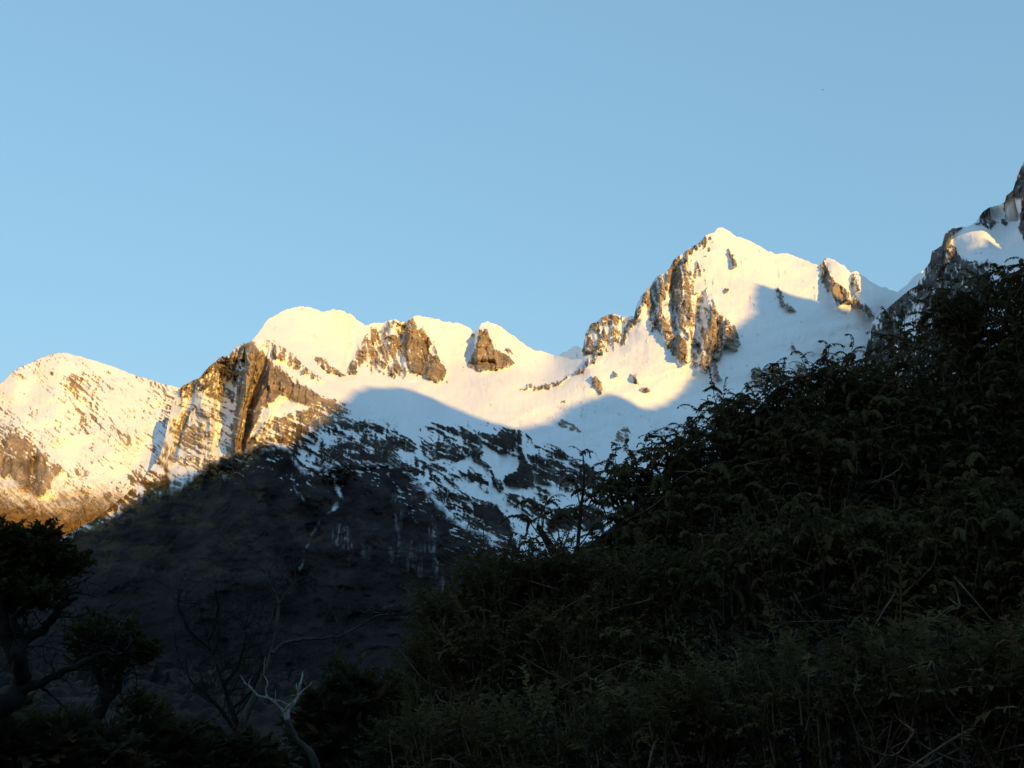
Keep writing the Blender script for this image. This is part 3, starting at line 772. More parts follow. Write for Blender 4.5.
# low dark scrub covering the valley floor between the near plants and the mountain foot
sa = np.radians(np.linspace(-40, 40, 520)); sr = np.concatenate([[17.5], np.geomspace(18, 1700, 330)])
SA, SR = np.meshgrid(sa, sr)
sx, sy = SR * np.sin(SA), SR * np.cos(SA)
hump = np.abs(fbm(sx / 7, sy / 7, 881, 4, 0.7)) * 1.5 + fbm(sx / 60, sy / 60, 885, 3) * 0.9 + 1.4 + 0.9 * np.abs(fbm(sx / 1.3, sy / 1.6, 887, 3, 0.7))
hump = np.clip(hump, 0.3, None) * np.clip((SR - 17.5) / 60, 0.12, 1) + SR * 0.004
V = np.stack([sx, sy, hump - 0.5 * (SR < 17.9)], -1)
idx = np.arange(SA.size).reshape(SA.shape)
q = np.stack([idx[:-1, :-1], idx[:-1, 1:], idx[1:, 1:], idx[1:, :-1]], -1).reshape(-1, 4)
tint = np.zeros(V.shape[:2] + (4,)); tint[..., 0] = uniform01(fbm(sx / 6, sy / 6, 889, 4))
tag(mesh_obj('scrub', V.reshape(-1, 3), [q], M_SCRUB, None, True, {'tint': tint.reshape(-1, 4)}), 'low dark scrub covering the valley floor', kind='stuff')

# ------------------------------------------------------------------ plants
def catmull(P, sub=5):
    P = np.asarray(P, float)
    if len(P) < 3:
        t = np.linspace(0, 1, sub + 1)[:, None]
        return P[0] * (1 - t) + P[-1] * t
    Q = np.vstack([2 * P[0] - P[1], P, 2 * P[-1] - P[-2]])
    out = []
    for k in range(1, len(Q) - 2):
        for t in np.linspace(0, 1, sub, endpoint=False):
            a, b, c, d = Q[k - 1], Q[k], Q[k + 1], Q[k + 2]
            out.append(0.5 * (2 * b + (c - a) * t + (2 * a - 5 * b + 4 * c - d) * t * t + (3 * b - 3 * c + d - a) * t ** 3))
    out.append(P[-1])
    return np.array(out)

class Tubes:
    """collects tapered limbs of one plant part"""
    def __init__(self): self.v = []; self.f = []; self.n = 0
    def add(self, P, r, sides=6, bump=0.0):
        P = np.asarray(P, float); n = len(P)
        r = np.broadcast_to(np.asarray(r, float), (n,)) if np.ndim(r) == 0 or len(r) == n else np.interp(np.linspace(0, 1, n), np.linspace(0, 1, len(r)), r)
        T = np.gradient(P, axis=0); T /= np.linalg.norm(T, axis=1)[:, None] + 1e-9
        ref = np.array([0.3, 1, 0.2]) if abs(T[0, 1]) < 0.8 else np.array([1, 0.1, 0.3])
        A = np.cross(T, ref); A /= np.linalg.norm(A, axis=1)[:, None] + 1e-9
        B = np.cross(T, A)
        a = np.linspace(0, 2 * np.pi, sides, endpoint=False)
        rr = r[:, None] * (1 + (bump * RNG.normal(size=(n, sides)) if bump else 0))
        ring = P[:, None] + rr[..., None] * (np.cos(a)[None, :, None] * A[:, None] + np.sin(a)[None, :, None] * B[:, None])
        idx = self.n + np.arange(n * sides).reshape(n, sides)
        q = np.stack([idx[:-1], np.roll(idx[:-1], -1, 1), np.roll(idx[1:], -1, 1), idx[1:]], -1).reshape(-1, 4)
        self.v.append(ring.reshape(-1, 3)); self.f.append(q); self.n += n * sides
    def build(self, name, mat, parent):
        return mesh_obj(name, np.concatenate(self.v), [np.concatenate(self.f)], mat, parent, True)

def leaf_quads(base, tip, width, normal, cup=0.25):
    """one pointed leaf of six corners folded along its midrib: returns verts (6,3), quads"""
    ax = tip - base; L = np.linalg.norm(ax); ax = ax / L
    side = np.cross(ax, normal); side /= np.linalg.norm(side) + 1e-9
    nn = np.cross(side, ax)
    m1 = base + ax * L * 0.38
    v = np.array([base, m1 + side * width * .5 + nn * width * cup, tip - nn * L * 0.10, m1 - side * width * .5 + nn * width * cup, base + ax * L * 0.5])
    return v, np.array([[0, 1, 4], [1, 2, 4], [2, 3, 4], [3, 0, 4]])

def spray_template(kind, r):
    """a leafy side spray along +X, arching over and drooping; unit length about 1"""
    V = []; T = []; n = 0
    nl = {'arch': 16, 'tuft': 9, 'broad': 7, 'fine': 10}[kind]
    droop = r.uniform(0.8, 1.6) if kind == 'arch' else r.uniform(0.1, 0.9)
    ss = np.linspace(0.0, 1, 9)
    ang = 0.85 - (0.85 + droop) * ss ** 1.1 if kind == 'arch' else 0.5 - droop * ss
    dx = np.cos(ang); dz = np.sin(ang)
    sp = np.stack([np.concatenate([[0], np.cumsum(dx[:-1])]) / 8, 0.05 * np.sin(ss * 3 + r.uniform(0, 6)) * ss, np.concatenate([[0], np.cumsum(dz[:-1])]) / 8], 1)
    # thin ribbon stem
    w = 0.012
    sv = np.concatenate([sp + [0, w, 0], sp - [0, w, 0]])
    k = np.arange(8)
    st = np.concatenate([np.stack([k, k + 9, k + 10], 1), np.stack([k, k + 10, k + 1], 1)])
    V.append(sv); T.append(st); n += 18
    for j in range(nl):
        t = 0.10 + 0.90 * j / (nl - 1)
        p = np.array([np.interp(t, ss, sp[:, c]) for c in range(3)])
        a = np.interp(t, ss, ang)
        fwd = np.array([math.cos(a), 0, math.sin(a)]); up = np.array([-math.sin(a), 0, math.cos(a)])
        for s in (-1, 1):
            if r.random() < (0.32 if kind == 'fine' else 0.12): continue
            if kind == 'arch':
                ln = 0.175 * (1.0 - 0.3 * t) * r.uniform(0.75, 1.25)
                dirv = fwd * 0.55 + np.array([0, s, 0]) * r.uniform(0.3, 0.6) - np.array([0, 0, 1]) * r.uniform(0.35, 0.9)
                wd = ln * 0.50
            elif kind == 'tuft':
                ln = 0.42 * r.uniform(0.75, 1.2)
                dirv = fwd * 0.6 + np.array([0, s, 0]) * r.uniform(.3, .9) + up * r.uniform(-0.1, 0.8)
                wd = ln * 0.5
            elif kind == 'fine':
                ln = 0.24 * (1 - 0.4 * t) * r.uniform(0.6, 1.3)
                dirv = fwd * r.uniform(.3, .9) + np.array([0, s, 0]) * 0.7 + up * r.uniform(-0.5, 0.4)
                wd = ln * 0.40
            else:
                ln = 0.40 * r.uniform(0.75, 1.2)
                dirv = fwd * 0.6 + np.array([0, s, 0]) * 0.8 - np.array([0, 0, 1]) * r.uniform(0.0, 0.5)
                wd = ln * 0.42
            dirv = dirv / np.linalg.norm(dirv)
            v, q = leaf_quads(p, p + dirv * ln, wd, up + 0.3 * r.normal(size=3), 0.18)
            V.append(v); T.append(q + n); n += len(v)
    return np.concatenate(V), np.concatenate(T)

TPL = {k: [spray_template(k, np.random.default_rng(900 + i)) for i in range(12)] for k in ('arch', 'tuft', 'broad', 'fine')}

class Leaves:
    def __init__(self): self.v = []; self.t = []; self.c = []; self.n = 0
    def spray(self, kind, pos, heading, pitch, roll, size, tint=None):
        V, T = TPL[kind][RNG.integers(12)]
        ch, sh = math.cos(heading), math.sin(heading); cpp, spp = math.cos(pitch), math.sin(pitch); cr, sr = math.cos(roll), math.sin(roll)
        Rz = np.array([[ch, -sh, 0], [sh, ch, 0], [0, 0, 1]]); Ry = np.array([[cpp, 0, -spp], [0, 1, 0], [spp, 0, cpp]]); Rx = np.array([[1, 0, 0], [0, cr, -sr], [0, sr, cr]])
        M = Rz @ Ry @ Rx
        W = (V * np.array([size, size * RNG.uniform(0.8, 1.25), size * RNG.uniform(0.6, 1.3)])) @ M.T + pos
        self.v.append(W); self.t.append(T + self.n); self.n += len(W)
        tn = np.clip(RNG.normal(0.45, 0.28) if tint is None else tint, 0, 1)
        c = np.zeros((len(W), 4)); c[:, 0] = np.clip(tn + RNG.normal(0, 0.08, len(W)), 0, 1); c[:, 1] = (RNG.random() < 0.13) * RNG.uniform(.3, .9); c[:, 3] = 1
        self.c.append(c)
    def stems(self, tb):
        """the fine stems that carry the leaves belong to the crown"""
        for v, q in zip(tb.v, tb.f):
            q = q - q.min()
            self.v.append(v); self.t.append(np.concatenate([q[:, [0, 1, 2]], q[:, [0, 2, 3]]]) + self.n); self.n += len(v)
            c = np.zeros((len(v), 4)); c[:, 1] = 0.6; c[:, 3] = 1
            self.c.append(c)
    def build(self, name, mat, parent):
        return mesh_obj(name, np.concatenate(self.v), [np.concatenate(self.t)], mat, parent, False, {'tint': np.concatenate(self.c)})

def shoot(L, tb, p0, lean, length, n_sp, size, kind='arch', r0=0.006):
    """an upright shoot carrying alternate arching sprays, with a tuft at its tip"""
    d = np.array([lean[0], lean[1], 1.0]); d /= np.linalg.norm(d)
    mid = p0 + d * length * 0.5 + RNG.normal(0, 0.03, 3) * length
    tip = p0 + d * length + np.array([lean[0], lean[1], 0]) * length * 0.25
    P = catmull([p0, mid, tip], 4)
    tb.add(P, [r0, r0 * 0.8, r0 * 0.5], 4)
    ph = RNG.uniform(0, 6.28)
    for k in range(n_sp):
        t = 0.25 + 0.75 * k / max(n_sp - 1, 1)
        p = np.array([np.interp(t, np.linspace(0, 1, len(P)), P[:, c]) for c in range(3)])
        L.spray(kind, p, ph + k * 2.4 + RNG.normal(0, 0.3), RNG.normal(0.1 + 0.35 * (t > 0.9), 0.2), RNG.normal(0, 0.25), size * RNG.uniform(0.75, 1.35) * (1.15 - 0.3 * t))

def blob_world(px, py, d, rx, ry):
    c = at(px, py, d); s = d / F_PX / math.cos(PITCH) * 0.98
    return c, np.array([rx * s, max(rx, ry) * s * 0.9, ry * s])

def arching_shrub(label, base_px, base_d, blobs, n_shoot, size, shoot_len, group, kind='arch', mat=None, spread=0.35, inner=0.35, name='arching_shrub', top_bias=0.0):
    b = at(base_px, 688, base_d); b[2] = 0
    root = thing(name, b, label, 'shrub' if 'shrub' in name else 'bush', group)
    tr = Tubes(); br = Tubes(); L = Leaves()
    vols = []
    W = [blob_world(*q) for q in blobs]
    wts = np.array([q[3] * q[4] for q in blobs], float); wts /= wts.sum()
    for i, (c, r) in enumerate(W):
        c2 = c - np.array([0, 0, r[2] * 0.35])
        foot = b + np.array([RNG.normal(0, 0.18), RNG.normal(0, 0.18), -0.1])
        m1 = foot * 0.65 + c2 * 0.35 + np.array([RNG.normal(0, .15), RNG.normal(0, .15), 0.15 * (c2[2])])
        m2 = foot * 0.3 + c2 * 0.7 + np.array([RNG.normal(0, .12), RNG.normal(0, .12), 0.1 * c2[2]])
        limb = catmull([foot, m1, m2, c2], 5)
        ln = np.linalg.norm(c2 - foot)
        tr.add(limb, [0.012 + 0.012 * ln, 0.007 + 0.007 * ln, 0.012], 6, 0.06)
        ns = int(n_shoot * wts[i])
        hubs = [c2 + (RNG.normal(size=3) * 0.42) * r for _ in range(max(3, ns // 14))]
        for h in hubs:
            j = RNG.integers(len(limb) // 2, len(limb))
            br.add(catmull([limb[j], (limb[j] + h) / 2 + RNG.normal(0, 0.08, 3) * r + np.array([0, 0, .05]), h], 4), [0.014, 0.010, 0.007], 5)
        for k in range(ns):
            u = RNG.normal(size=3); u /= np.linalg.norm(u)
            if RNG.random() < 0.75 and u[1] > 0.3: u[1] = -u[1]
            if RNG.random() < 0.6 and u[2] < -0.2: u[2] = -u[2]
            rad = RNG.uniform(0.82, 1.05) if RNG.random() > inner else RNG.uniform(0.3, 0.82)
            p = c + u * rad * r
            if p[2] < 0.05: continue
            h = hubs[int(np.argmin([np.linalg.norm(p - x) for x in hubs]))] if RNG.random() < 0.5 else hubs[RNG.integers(len(hubs))]
            sl = shoot_len * RNG.uniform(0.6, 1.3)
            lean = np.array([u[0], u[1]]) * spread + RNG.normal(0, 0.15, 2)
            p0 = p - np.array([lean[0], lean[1], 1.0]) * sl * 0.8
            if RNG.random() < 0.55:
                br.add(catmull([h, h * 0.45 + p0 * 0.55 + RNG.normal(0, 0.05, 3), p0], 4), [0.007, 0.005, 0.004], 4)
            shoot(L, br, p0, lean, sl, RNG.integers(4, 10), size * (1.35 if rad > 0.9 and u[2] > 0.25 else 1.0) * float(np.clip(RNG.lognormal(-0.05, 0.28), 0.5, 1.6)), kind)
    for i, (c, r) in enumerate(W):
        for _ in range(int(3 + 16 * wts[i])):
            u = RNG.normal(size=3); u[1] = -abs(u[1]) - 0.5; u[2] = -abs(u[2]) + 0.15; u /= np.linalg.norm(u)
            p = c + u * r * RNG.uniform(0.75, 0.98); t = RNG.normal(size=3) * [1, .5, .6]; t -= u * (t @ u); t /= np.linalg.norm(t)
            ln = RNG.uniform(0.25, 0.75)
            q = p + t * ln
            if min(p[2], q[2]) < 0.05 or max(p[2], q[2]) > c[2] + 0.45 * r[2]: continue
            br.add(catmull([p - u * 0.2, p + u * 0.05, (p + q) / 2 + u * 0.06 + RNG.normal(0, .05, 3), q + RNG.normal(0, .04, 3)], 4), [0.009, 0.008, 0.006, 0.003], 4)
    tr.build('trunk', M_BARK, root)
    br.build('branches', M_TWIG, root)
    L.build('crown', mat or M_LEAF, root)
    return root

G_SHRUB = 'arching evergreen shrubs on the near slope'
arching_shrub('tallest arching evergreen shrub, its top standing against the dark crag', 1000, 10.5,
    [(985, 335, 10.5, 62, 58), (938, 365, 10.2, 52, 48), (1040, 370, 10.8, 80, 95), (910, 420, 10.0, 70, 60), (1000, 450, 10.3, 90, 80), (1080, 480, 10.6, 110, 150), (930, 520, 9.9, 80, 80)],
    900, 0.20, 0.36, G_SHRUB)
arching_shrub('wide arching evergreen shrub with hooked sprays crossing the shaded snowfield', 800, 9.5,
    [(795, 428, 9.5, 58, 52), (842, 402, 9.6, 52, 44), (748, 448, 9.4, 44, 46), (722, 425, 9.5, 24, 30), (820, 490, 9.3, 85, 70), (740, 510, 9.2, 60, 56), (880, 460, 9.6, 60, 60)],
    560, 0.20, 0.36, G_SHRUB)
arching_shrub('open lacy shrub with sky showing through, in front of the banded rock', 670, 9.0,
    [(668, 475, 9.0, 40, 42), (700, 450, 9.1, 32, 34), (640, 500, 8.9, 30, 42), (618, 480, 9.0, 16, 20), (680, 540, 8.8, 62, 52), (640, 560, 8.7, 40, 34)],
    140, 0.215, 0.36, G_SHRUB, inner=0.2)
arching_shrub('low spreading shrub at the foot of the snow triangle', 540, 8.0,
    [(455, 625, 8.2, 38, 34), (500, 600, 8.1, 48, 42), (560, 595, 8.0, 56, 44), (620, 600, 7.9, 60, 46), (430, 670, 8.0, 30, 34), (500, 670, 7.8, 70, 50), (600, 670, 7.7, 90, 50)],
    760, 0.165, 0.32, G_SHRUB, kind='fine')
arching_shrub('broad dark shrub filling the slope between the low and the tall shrubs', 800, 8.2,
    [(700, 610, 8.2, 66, 52), (790, 580, 8.3, 78, 60), (880, 590, 8.3, 80, 66), (980, 590, 8.4, 90, 80), (1060, 640, 8.4, 80, 90), (1170, 620, 8.6, 90, 110)],
    920, 0.185, 0.34, G_SHRUB)
arching_shrub('nearest shrub with the largest leaves along the bottom of the slope', 760, 6.2,
    [(560, 760, 6.5, 90, 50), (680, 735, 6.3, 90, 56), (800, 720, 6.2, 100, 62), (920, 715, 6.2, 100, 66), (1030, 720, 6.3, 90, 76), (1150, 720, 6.5, 100, 90), (460, 755, 6.6, 60, 44)],
    880, 0.160, 0.30, G_SHRUB, kind='fine')

# two thin saplings standing up in front of the snow triangle
def sapling(label, pts, d, r, shoots, size):
    P0 = at(pts[0][0], pts[0][1], d); b = P0.copy(); b[2] = 0
    root = thing('sapling', b, label, 'sapling', 'saplings in front of the snow triangle')
    tr = Tubes(); L = Leaves(); br = Tubes()
    P = [b + [0, 0, -0.1]] + [at(x, y, d + 0.05 * k) for k, (x, y) in enumerate(pts)]
    P = catmull(P, 5); tr.add(P, r, 6, 0.05)
    for (x, y, sz, n) in shoots:
        p = at(x, y, d + RNG.normal(0, 0.12))
        k = np.argmin(np.linalg.norm(P - (p + [0, 0, -0.15]), axis=1))
        br.add(catmull([P[k], (P[k] + p) / 2 + [0, 0, -0.02], p], 3), [0.008, 0.006, 0.004], 4)
        for j in range(n):
            L.spray('arch', p, RNG.uniform(0, 6.28), RNG.normal(0.1, 0.25), RNG.normal(0, .3), sz * size * RNG.uniform(1.0, 1.6))
    tr.build('trunk', M_BARK, root); br.build('branches', M_TWIG, root); L.build('crown', M_LEAF, root)
sapling('thick leaning sapling with a few hooked sprays before the snow triangle', [(566, 580), (556, 556), (545, 538), (538, 526)], 8.3, [0.05, 0.045, 0.035, 0.02],
        [(530, 522, 1, 5), (542, 512, 1, 5), (548, 528, .8, 4), (556, 520, .9, 5), (528, 540, .8, 3), (545, 505, .8, 3), (536, 552, .9, 4), (572, 520, .9, 4), (552, 545, .8, 3)], 0.20)
sapling('thin straight sapling stem rising before the snow triangle', [(577, 580), (578, 545), (581, 510), (584, 478), (583, 455)], 8.6, [0.022, 0.020, 0.016, 0.012, 0.006],
        [(583, 455, .7, 4), (590, 470, .8, 4), (576, 482, .7, 4), (592, 498, 1, 5), (600, 505, 1, 5), (572, 512, .8, 4), (590, 530, .8, 4), (606, 520, 1, 5), (608, 492, 1, 5), (600, 540, .8, 4), (614, 540, .9, 4)], 0.19)

# dark round bush and low scrub at the bottom left
arching_shrub('dark round bush standing right of the pale dead tree', 350, 15.0,
    [(352, 730, 15.5, 42, 42), (330, 750, 15.8, 22, 28), (386, 748, 15.4, 32, 32), (360, 772, 15.2, 44, 36)], 420, 0.22, 0.28, None, 'tuft', M_LEAF3, 0.6, 0.25, 'round_bush')
arching_shrub('low dark scrub bush between the leaning tree and the pale dead tree', 205, 14.0,
    [(190, 776, 14, 46, 30), (240, 782, 14.4, 40, 26), (140, 788, 14, 40, 28)], 300, 0.22, 0.26, None, 'tuft', M_LEAF3, 0.6, 0.25, 'low_bush')
arching_shrub('low dark scrub bush under the gnarled tree trunk', 30, 13.0,
    [(20, 770, 13, 60, 34), (80, 785, 13, 50, 32)], 230, 0.22, 0.26, None, 'tuft', M_LEAF3, 0.6, 0.25, 'low_bush')
arching_shrub('low dark scrub bush between the round bush and the nearest shrub', 420, 13.0,
    [(410, 770, 13, 46, 40), (450, 765, 13, 40, 46)], 260, 0.20, 0.26, None, 'fine', M_LEAF3, 0.6, 0.25, 'low_bush')

def limb_px(tb, pts, d, r, wob=0.25, sides=7, bump=0.05, lichen=None):
    """a limb through picture positions, its distance wandering; r in metres"""
    n = len(pts)
    dz = np.cumsum(RNG.normal(0, wob, n)) * 0.4
    P = np.array([at(x, y, d + dz[k]) for k, (x, y) in enumerate(pts)])
    Q = catmull(P, 5)
    Q[1:-1] += RNG.normal(0, 0.008, (len(Q) - 2, 3))
    tb.add(Q, r, sides, bump)
    return Q

def twigs(tb, P, n, length, r, depth=2, up=0.4, start=0.3):
    """random side twigs along a limb"""
    for _ in range(n):
        k = RNG.integers(int(len(P) * start), len(P))
        d = RNG.normal(size=3) + [0, 0, up]; d /= np.linalg.norm(d)
        p = P[k]; pts = [p]; L = length * RNG.uniform(0.5, 1.3)
        for s in range(4):
            d = d + RNG.normal(0, 0.22, 3) + [0, 0, 0.10 * up]; d /= np.linalg.norm(d)
            pts.append(pts[-1] + d * L / 4)
        Q = catmull(pts, 3); tb.add(Q, [r, r * 0.75, r * 0.4], 4)
        if depth > 1: twigs(tb, Q, 4, length * 0.55, r * 0.6, depth - 1, up, 0.2)

# gnarled tree at the left edge
def gnarled_tree():
    d = 12.0
    b = at(-30, 688, d); b[2] = 0
    root = thing('gnarled_tree', b, 'dark gnarled tree with a dense rounded crown and twisted limbs at the left edge', 'tree')
    tr = Tubes(); br = Tubes(); L = Leaves()
    tr.add(catmull([b + [0, 0, -.1], at(-22, 745, d), at(-8, 712, d), at(12, 700, d - .05), at(21, 682, d), at(20, 664, d), at(18, 650, d)], 6), [0.17, 0.155, 0.13, 0.115, 0.10, 0.085, 0.06], 10, 0.05)
    lt_A = Tubes(); A = limb_px(lt_A, [(22, 682), (20, 662), (18, 650), (24, 640), (45, 628), (58, 610), (70, 600), (78, 598)], d, [0.10, 0.075, 0.07, 0.06, 0.05, 0.04, 0.03, 0.012])
    lt_B = Tubes(); B = limb_px(lt_B, [(18, 690), (35, 685), (62, 672), (85, 662), (102, 653), (118, 655), (128, 648)], d, [0.09, 0.05, 0.04, 0.035, 0.025, 0.016, 0.008])
    lt_Bb = Tubes(); Bb = limb_px(lt_Bb, [(70, 668), (82, 656), (100, 648), (116, 646)], d, [0.025, 0.018, 0.012, 0.006])
    lt_Bc = Tubes(); Bc = limb_px(lt_Bc, [(40, 685), (52, 695), (62, 705), (66, 712)], d, [0.018, 0.014, 0.010, 0.005])
    lt_E = Tubes(); E = limb_px(lt_E, [(58, 610), (64, 604), (68, 590), (66, 582)], d, [0.03, 0.022, 0.015, 0.008])
    lt_Cc = Tubes(); Cc = limb_px(lt_Cc, [(20, 665), (8, 640), (2, 615), (6, 590), (10, 570)], d, [0.085, 0.08, 0.07, 0.055, 0.03])
    lt_Dd = Tubes(); Dd = limb_px(lt_Dd, [(6, 600), (22, 585), (38, 572), (48, 558)], d, [0.05, 0.04, 0.03, 0.015])
    lt_Ee = Tubes(); Ee = limb_px(lt_Ee, [(22, 640), (14, 622), (24, 606), (30, 588), (52, 575)], d, [0.05, 0.04, 0.03, 0.025, 0.012])
    for P, n, lt in ((A, 8, lt_A), (B, 8, lt_B), (Cc, 10, lt_Cc), (Dd, 12, lt_Dd), (Ee, 12, lt_Ee), (E, 6, lt_E), (Bb, 4, lt_Bb)): twigs(lt, P, n + 4, 0.42, 0.008, 2)
    blobs = [(16, 560, d, 40, 22), (48, 562, d, 24, 15), (-24, 558, d + .3, 44, 28), (66, 568, d - .2, 15, 11), (2, 545, d, 22, 14), (34, 543, d, 20, 11), (-10, 596, d + .4, 32, 26), (26, 590, d - .4, 26, 12), (8, 628, d + .2, 16, 18), (40, 604, d, 14, 8)]
    for q, ns in zip(blobs, (120, 60, 90, 34, 64, 52, 60, 26, 18, 12)):
        c, r = blob_world(*q)
        for _ in range(ns):
            u = RNG.normal(size=3); u /= np.linalg.norm(u); p = c + u * r * RNG.uniform(0.35, 1.0)
            shoot(L, br, p - [0, 0, 0.08], np.array([u[0], u[1]]) * 0.7, 0.14, 4, 0.115, 'tuft', 0.004)
    tr.build('trunk', M_BARK, root); L.stems(br); [lt.build('limb', M_BARK, root) for lt in (lt_A, lt_B, lt_Bb, lt_Bc, lt_E, lt_Cc, lt_Dd, lt_Ee)]; L.build('crown', M_LEAF2, root)
gnarled_tree()

def leaning_tree():
    d = 13.5
    b = at(10, 688, d); b[2] = 0
    root = thing('leaning_tree', b, 'dark tree leaning right with two small flat tufts of foliage beside the gnarled tree', 'tree')
    tr = Tubes(); br = Tubes(); L = Leaves()
    T = catmull([b + [0, 0, -.1], at(40, 772, d), at(66, 750, d), at(88, 728, d), at(102, 706, d), at(106, 690, d), at(112, 670, d)], 6)
    tr.add(T, [0.14, 0.125, 0.11, 0.095, 0.08, 0.06, 0.04], 9, 0.05)
    lt_A = Tubes(); A = limb_px(lt_A, [(104, 700), (116, 692), (120, 680), (122, 668), (132, 655), (146, 650)], d, [0.06, 0.05, 0.04, 0.03, 0.02, 0.01])
    lt_B = Tubes(); B = limb_px(lt_B, [(106, 690), (98, 676), (94, 660), (96, 642)], d, [0.05, 0.04, 0.03, 0.012])
    lt_Cc = Tubes(); Cc = limb_px(lt_Cc, [(100, 730), (112, 735), (126, 728), (140, 714), (152, 708)], d, [0.03, 0.025, 0.018, 0.012, 0.006])
    lt_Dd = Tubes(); Dd = limb_px(lt_Dd, [(104, 768), (108, 745), (106, 732), (98, 726)], d, [0.05, 0.045, 0.04, 0.03])
    for P, n, lt in ((A, 10, lt_A), (B, 12, lt_B), (Cc, 8, lt_Cc), (T[-14:], 10, tr), (Dd, 4, lt_Dd)): twigs(lt, P, n, 0.45, 0.010, 2)
    for q, ns in zip([(104, 636, d, 34, 15), (96, 650, d, 26, 14), (138, 652, d, 15, 9), (120, 662, d, 26, 12), (140, 708, d, 17, 11), (60, 752, d - .3, 40, 14)], (66, 30, 26, 20, 24, 30)):
        c, r = blob_world(*q)
        for _ in range(ns):
            u = RNG.normal(size=3); u /= np.linalg.norm(u); p = c + u * r * RNG.uniform(0.3, 1.0)
            shoot(L, br, p - [0, 0, 0.08], np.array([u[0], u[1]]) * 0.7, 0.13, 4, 0.115, 'tuft', 0.004)
    tr.build('trunk', M_BARK, root); L.stems(br); [lt.build('limb', M_BARK, root) for lt in (lt_A, lt_B, lt_Cc, lt_Dd)]; L.build('crown', M_LEAF2, root)
leaning_tree()

def bare_tree(label, trunk, d, r, limbs, tw, mat):
    b = at(trunk[0][0], 688, d); b[2] = 0
    root = thing('bare_tree', b, label, 'tree', None)
    tr = Tubes(); br = Tubes()
    P = catmull([b + [0, 0, -.1]] + [at(x, y, d + 0.1 * k) for k, (x, y) in enumerate(trunk)], 5)
    tr.add(P, r, 8, 0.05)
    twigs(br, P, tw, 0.9, 0.009, 3, 0.7, 0.45)
    for pts, rr, n in limbs:
        Q = limb_px(br, pts, d + 0.2, rr)
        twigs(br, Q, n, 0.6, 0.007, 3, 0.6)
    tr.build('trunk', mat, root); br.build('branches', mat, root)
bare_tree('leafless dark tree with fine upright twigs between the leaning tree and the dead tree', [(246, 790), (242, 740), (232, 710), (222, 680), (211, 650), (205, 630)], 16.0, [0.075, 0.06, 0.05, 0.04, 0.028, 0.02, 0.010],
          [([(240, 735), (212, 700), (190, 680), (186, 658)], [0.032, 0.025, 0.018, 0.008], 8), ([(224, 685), (236, 668), (246, 640), (240, 612)], [0.03, 0.024, 0.016, 0.007], 8),
           ([(211, 650), (190, 630), (178, 604), (182, 588)], [0.026, 0.02, 0.014, 0.006], 8), ([(208, 640), (218, 612), (216, 590)], [0.03, 0.02, 0.008], 8),
           ([(232, 708), (252, 690), (262, 664), (258, 640)], [0.026, 0.02, 0.014, 0.007], 5)], 14, M_BARK)
bare_tree('leafless tree with one long arching branch reaching right above the dead tree', [(226, 790), (244, 720), (258, 690), (272, 652), (277, 622), (278, 600), (270, 584), (264, 570)], 15.0, [0.075, 0.065, 0.055, 0.048, 0.036, 0.026, 0.02, 0.014, 0.008],
          [([(272, 654), (284, 644), (302, 639), (322, 638), (340, 636), (356, 628), (372, 618), (388, 614), (396, 617)], [0.035, 0.028, 0.022, 0.018, 0.016, 0.013, 0.010, 0.008, 0.004], 5),
           ([(278, 604), (288, 590), (296, 574)], [0.02, 0.012, 0.006], 5)], 6, M_LICHEN)

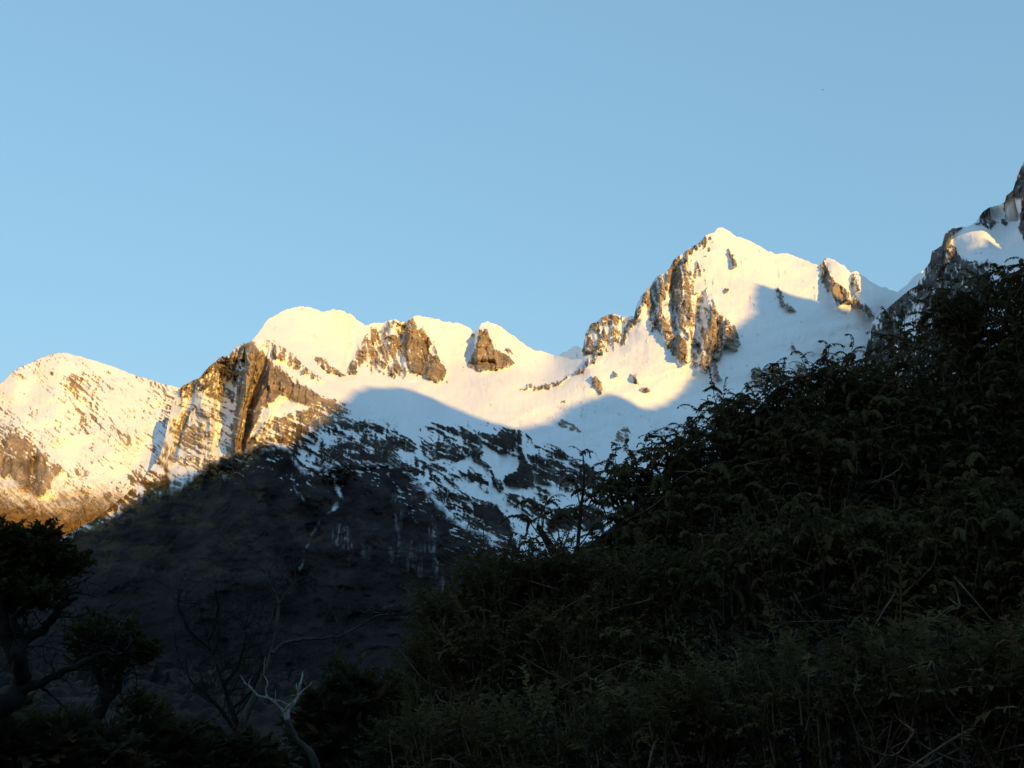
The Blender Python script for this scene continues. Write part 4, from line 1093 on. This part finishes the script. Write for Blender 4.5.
def dead_tree():
    d = 14.0
    b = at(322, 688, d); b[2] = 0
    root = thing('dead_tree', b, 'pale bleached dead tree with forked bare limbs and a mossy lower trunk', 'tree')
    tr = Tubes(); br = Tubes()
    Pm = catmull([b + [0.1, 0, -.1], at(322, 790, d), at(316, 768, d), at(311, 754, d), at(303, 746, d), at(297, 740, d), at(291, 728, d), at(286, 720, d)], 5)
    tr.add(Pm, [0.075, 0.064, 0.056, 0.050, 0.044, 0.040, 0.038, 0.039], 9, 0.05)
    limbs = []
    def lb(pts, r):
        n = len(pts); P = catmull([at(x, y, d + 0.04 * k) for k, (x, y) in enumerate(pts)], 5)
        P[1:-1] += RNG.normal(0, 0.004, (len(P) - 2, 3)); t_ = Tubes(); t_.add(P, np.array(r) * 0.68, 7, 0.05); limbs.append(t_); return P
    a = lb([(287, 722), (287.5, 714), (290, 709), (294, 703), (298, 697), (299, 691), (300, 684), (302, 678), (302.5, 672)], [0.05, 0.042, 0.038, 0.036, 0.032, 0.030, 0.026, 0.020, 0.012])
    c = lb([(299, 696), (303, 690), (308, 687), (312, 682)], [0.020, 0.014, 0.010, 0.005])
    lb([(297.5, 690), (296.5, 686), (296.5, 683)], [0.014, 0.010, 0.006])
    e = lb([(286, 720), (283.5, 713), (279, 707), (273, 701), (268, 698), (262, 697), (256, 694), (250, 687), (246, 684), (240, 675)], [0.040, 0.032, 0.028, 0.025, 0.025, 0.022, 0.020, 0.018, 0.016, 0.008])
    f = lb([(268, 698), (265.5, 692), (267, 685), (267, 680), (264.5, 676), (264, 668), (265, 657)], [0.020, 0.016, 0.014, 0.012, 0.012, 0.009, 0.005])
    g = lb([(272, 700), (280, 701), (286, 704), (290, 705)], [0.013, 0.014, 0.015, 0.016])
    lb([(283, 712), (288, 706), (293, 702)], [0.016, 0.014, 0.016])
    twigs(limbs[3], e, 4, 0.16, 0.006, 1, 0.3, 0.3); twigs(limbs[0], a, 3, 0.14, 0.005, 1, 0.3, 0.5)
    tr.build('trunk', M_LICHEN, root); [t_.build('branch', M_DEAD, root) for t_ in limbs]
dead_tree()

# a bird far off, high over the peaks
def bird():
    p = at(823, 90, 240)
    V = np.array([[0, -.22, 0], [.045, -.08, .0], [0, .05, .045], [-.045, -.08, 0], [0, -.05, -.05], [0, .26, 0], [.05, .36, 0], [-.05, .36, 0],
                  [.03, -.1, .01], [.03, .06, .01], [.30, -.13, .12], [.30, .0, .12], [.58, .05, .05], [-.03, -.1, .01], [-.03, .06, .01], [-.30, -.13, .12], [-.30, 0, .12], [-.58, .05, .05]]) * 0.9
    tri = np.array([[0, 1, 2], [0, 2, 3], [0, 4, 1], [0, 3, 4], [1, 5, 2], [2, 5, 3], [1, 4, 5], [3, 5, 4], [5, 6, 7], [10, 12, 11], [15, 16, 17]])
    qd = np.array([[8, 10, 11, 9], [13, 14, 16, 15]])
    ca, sa = math.cos(0.5), math.sin(0.5)
    V = V @ np.array([[ca, -sa, 0], [sa, ca, 0], [0, 0, 1]]).T + p
    o = mesh_obj('bird', V, [tri, qd], M_BARK)
    tag(o, 'tiny dark bird flying far off in the clear sky', 'bird')
bird()
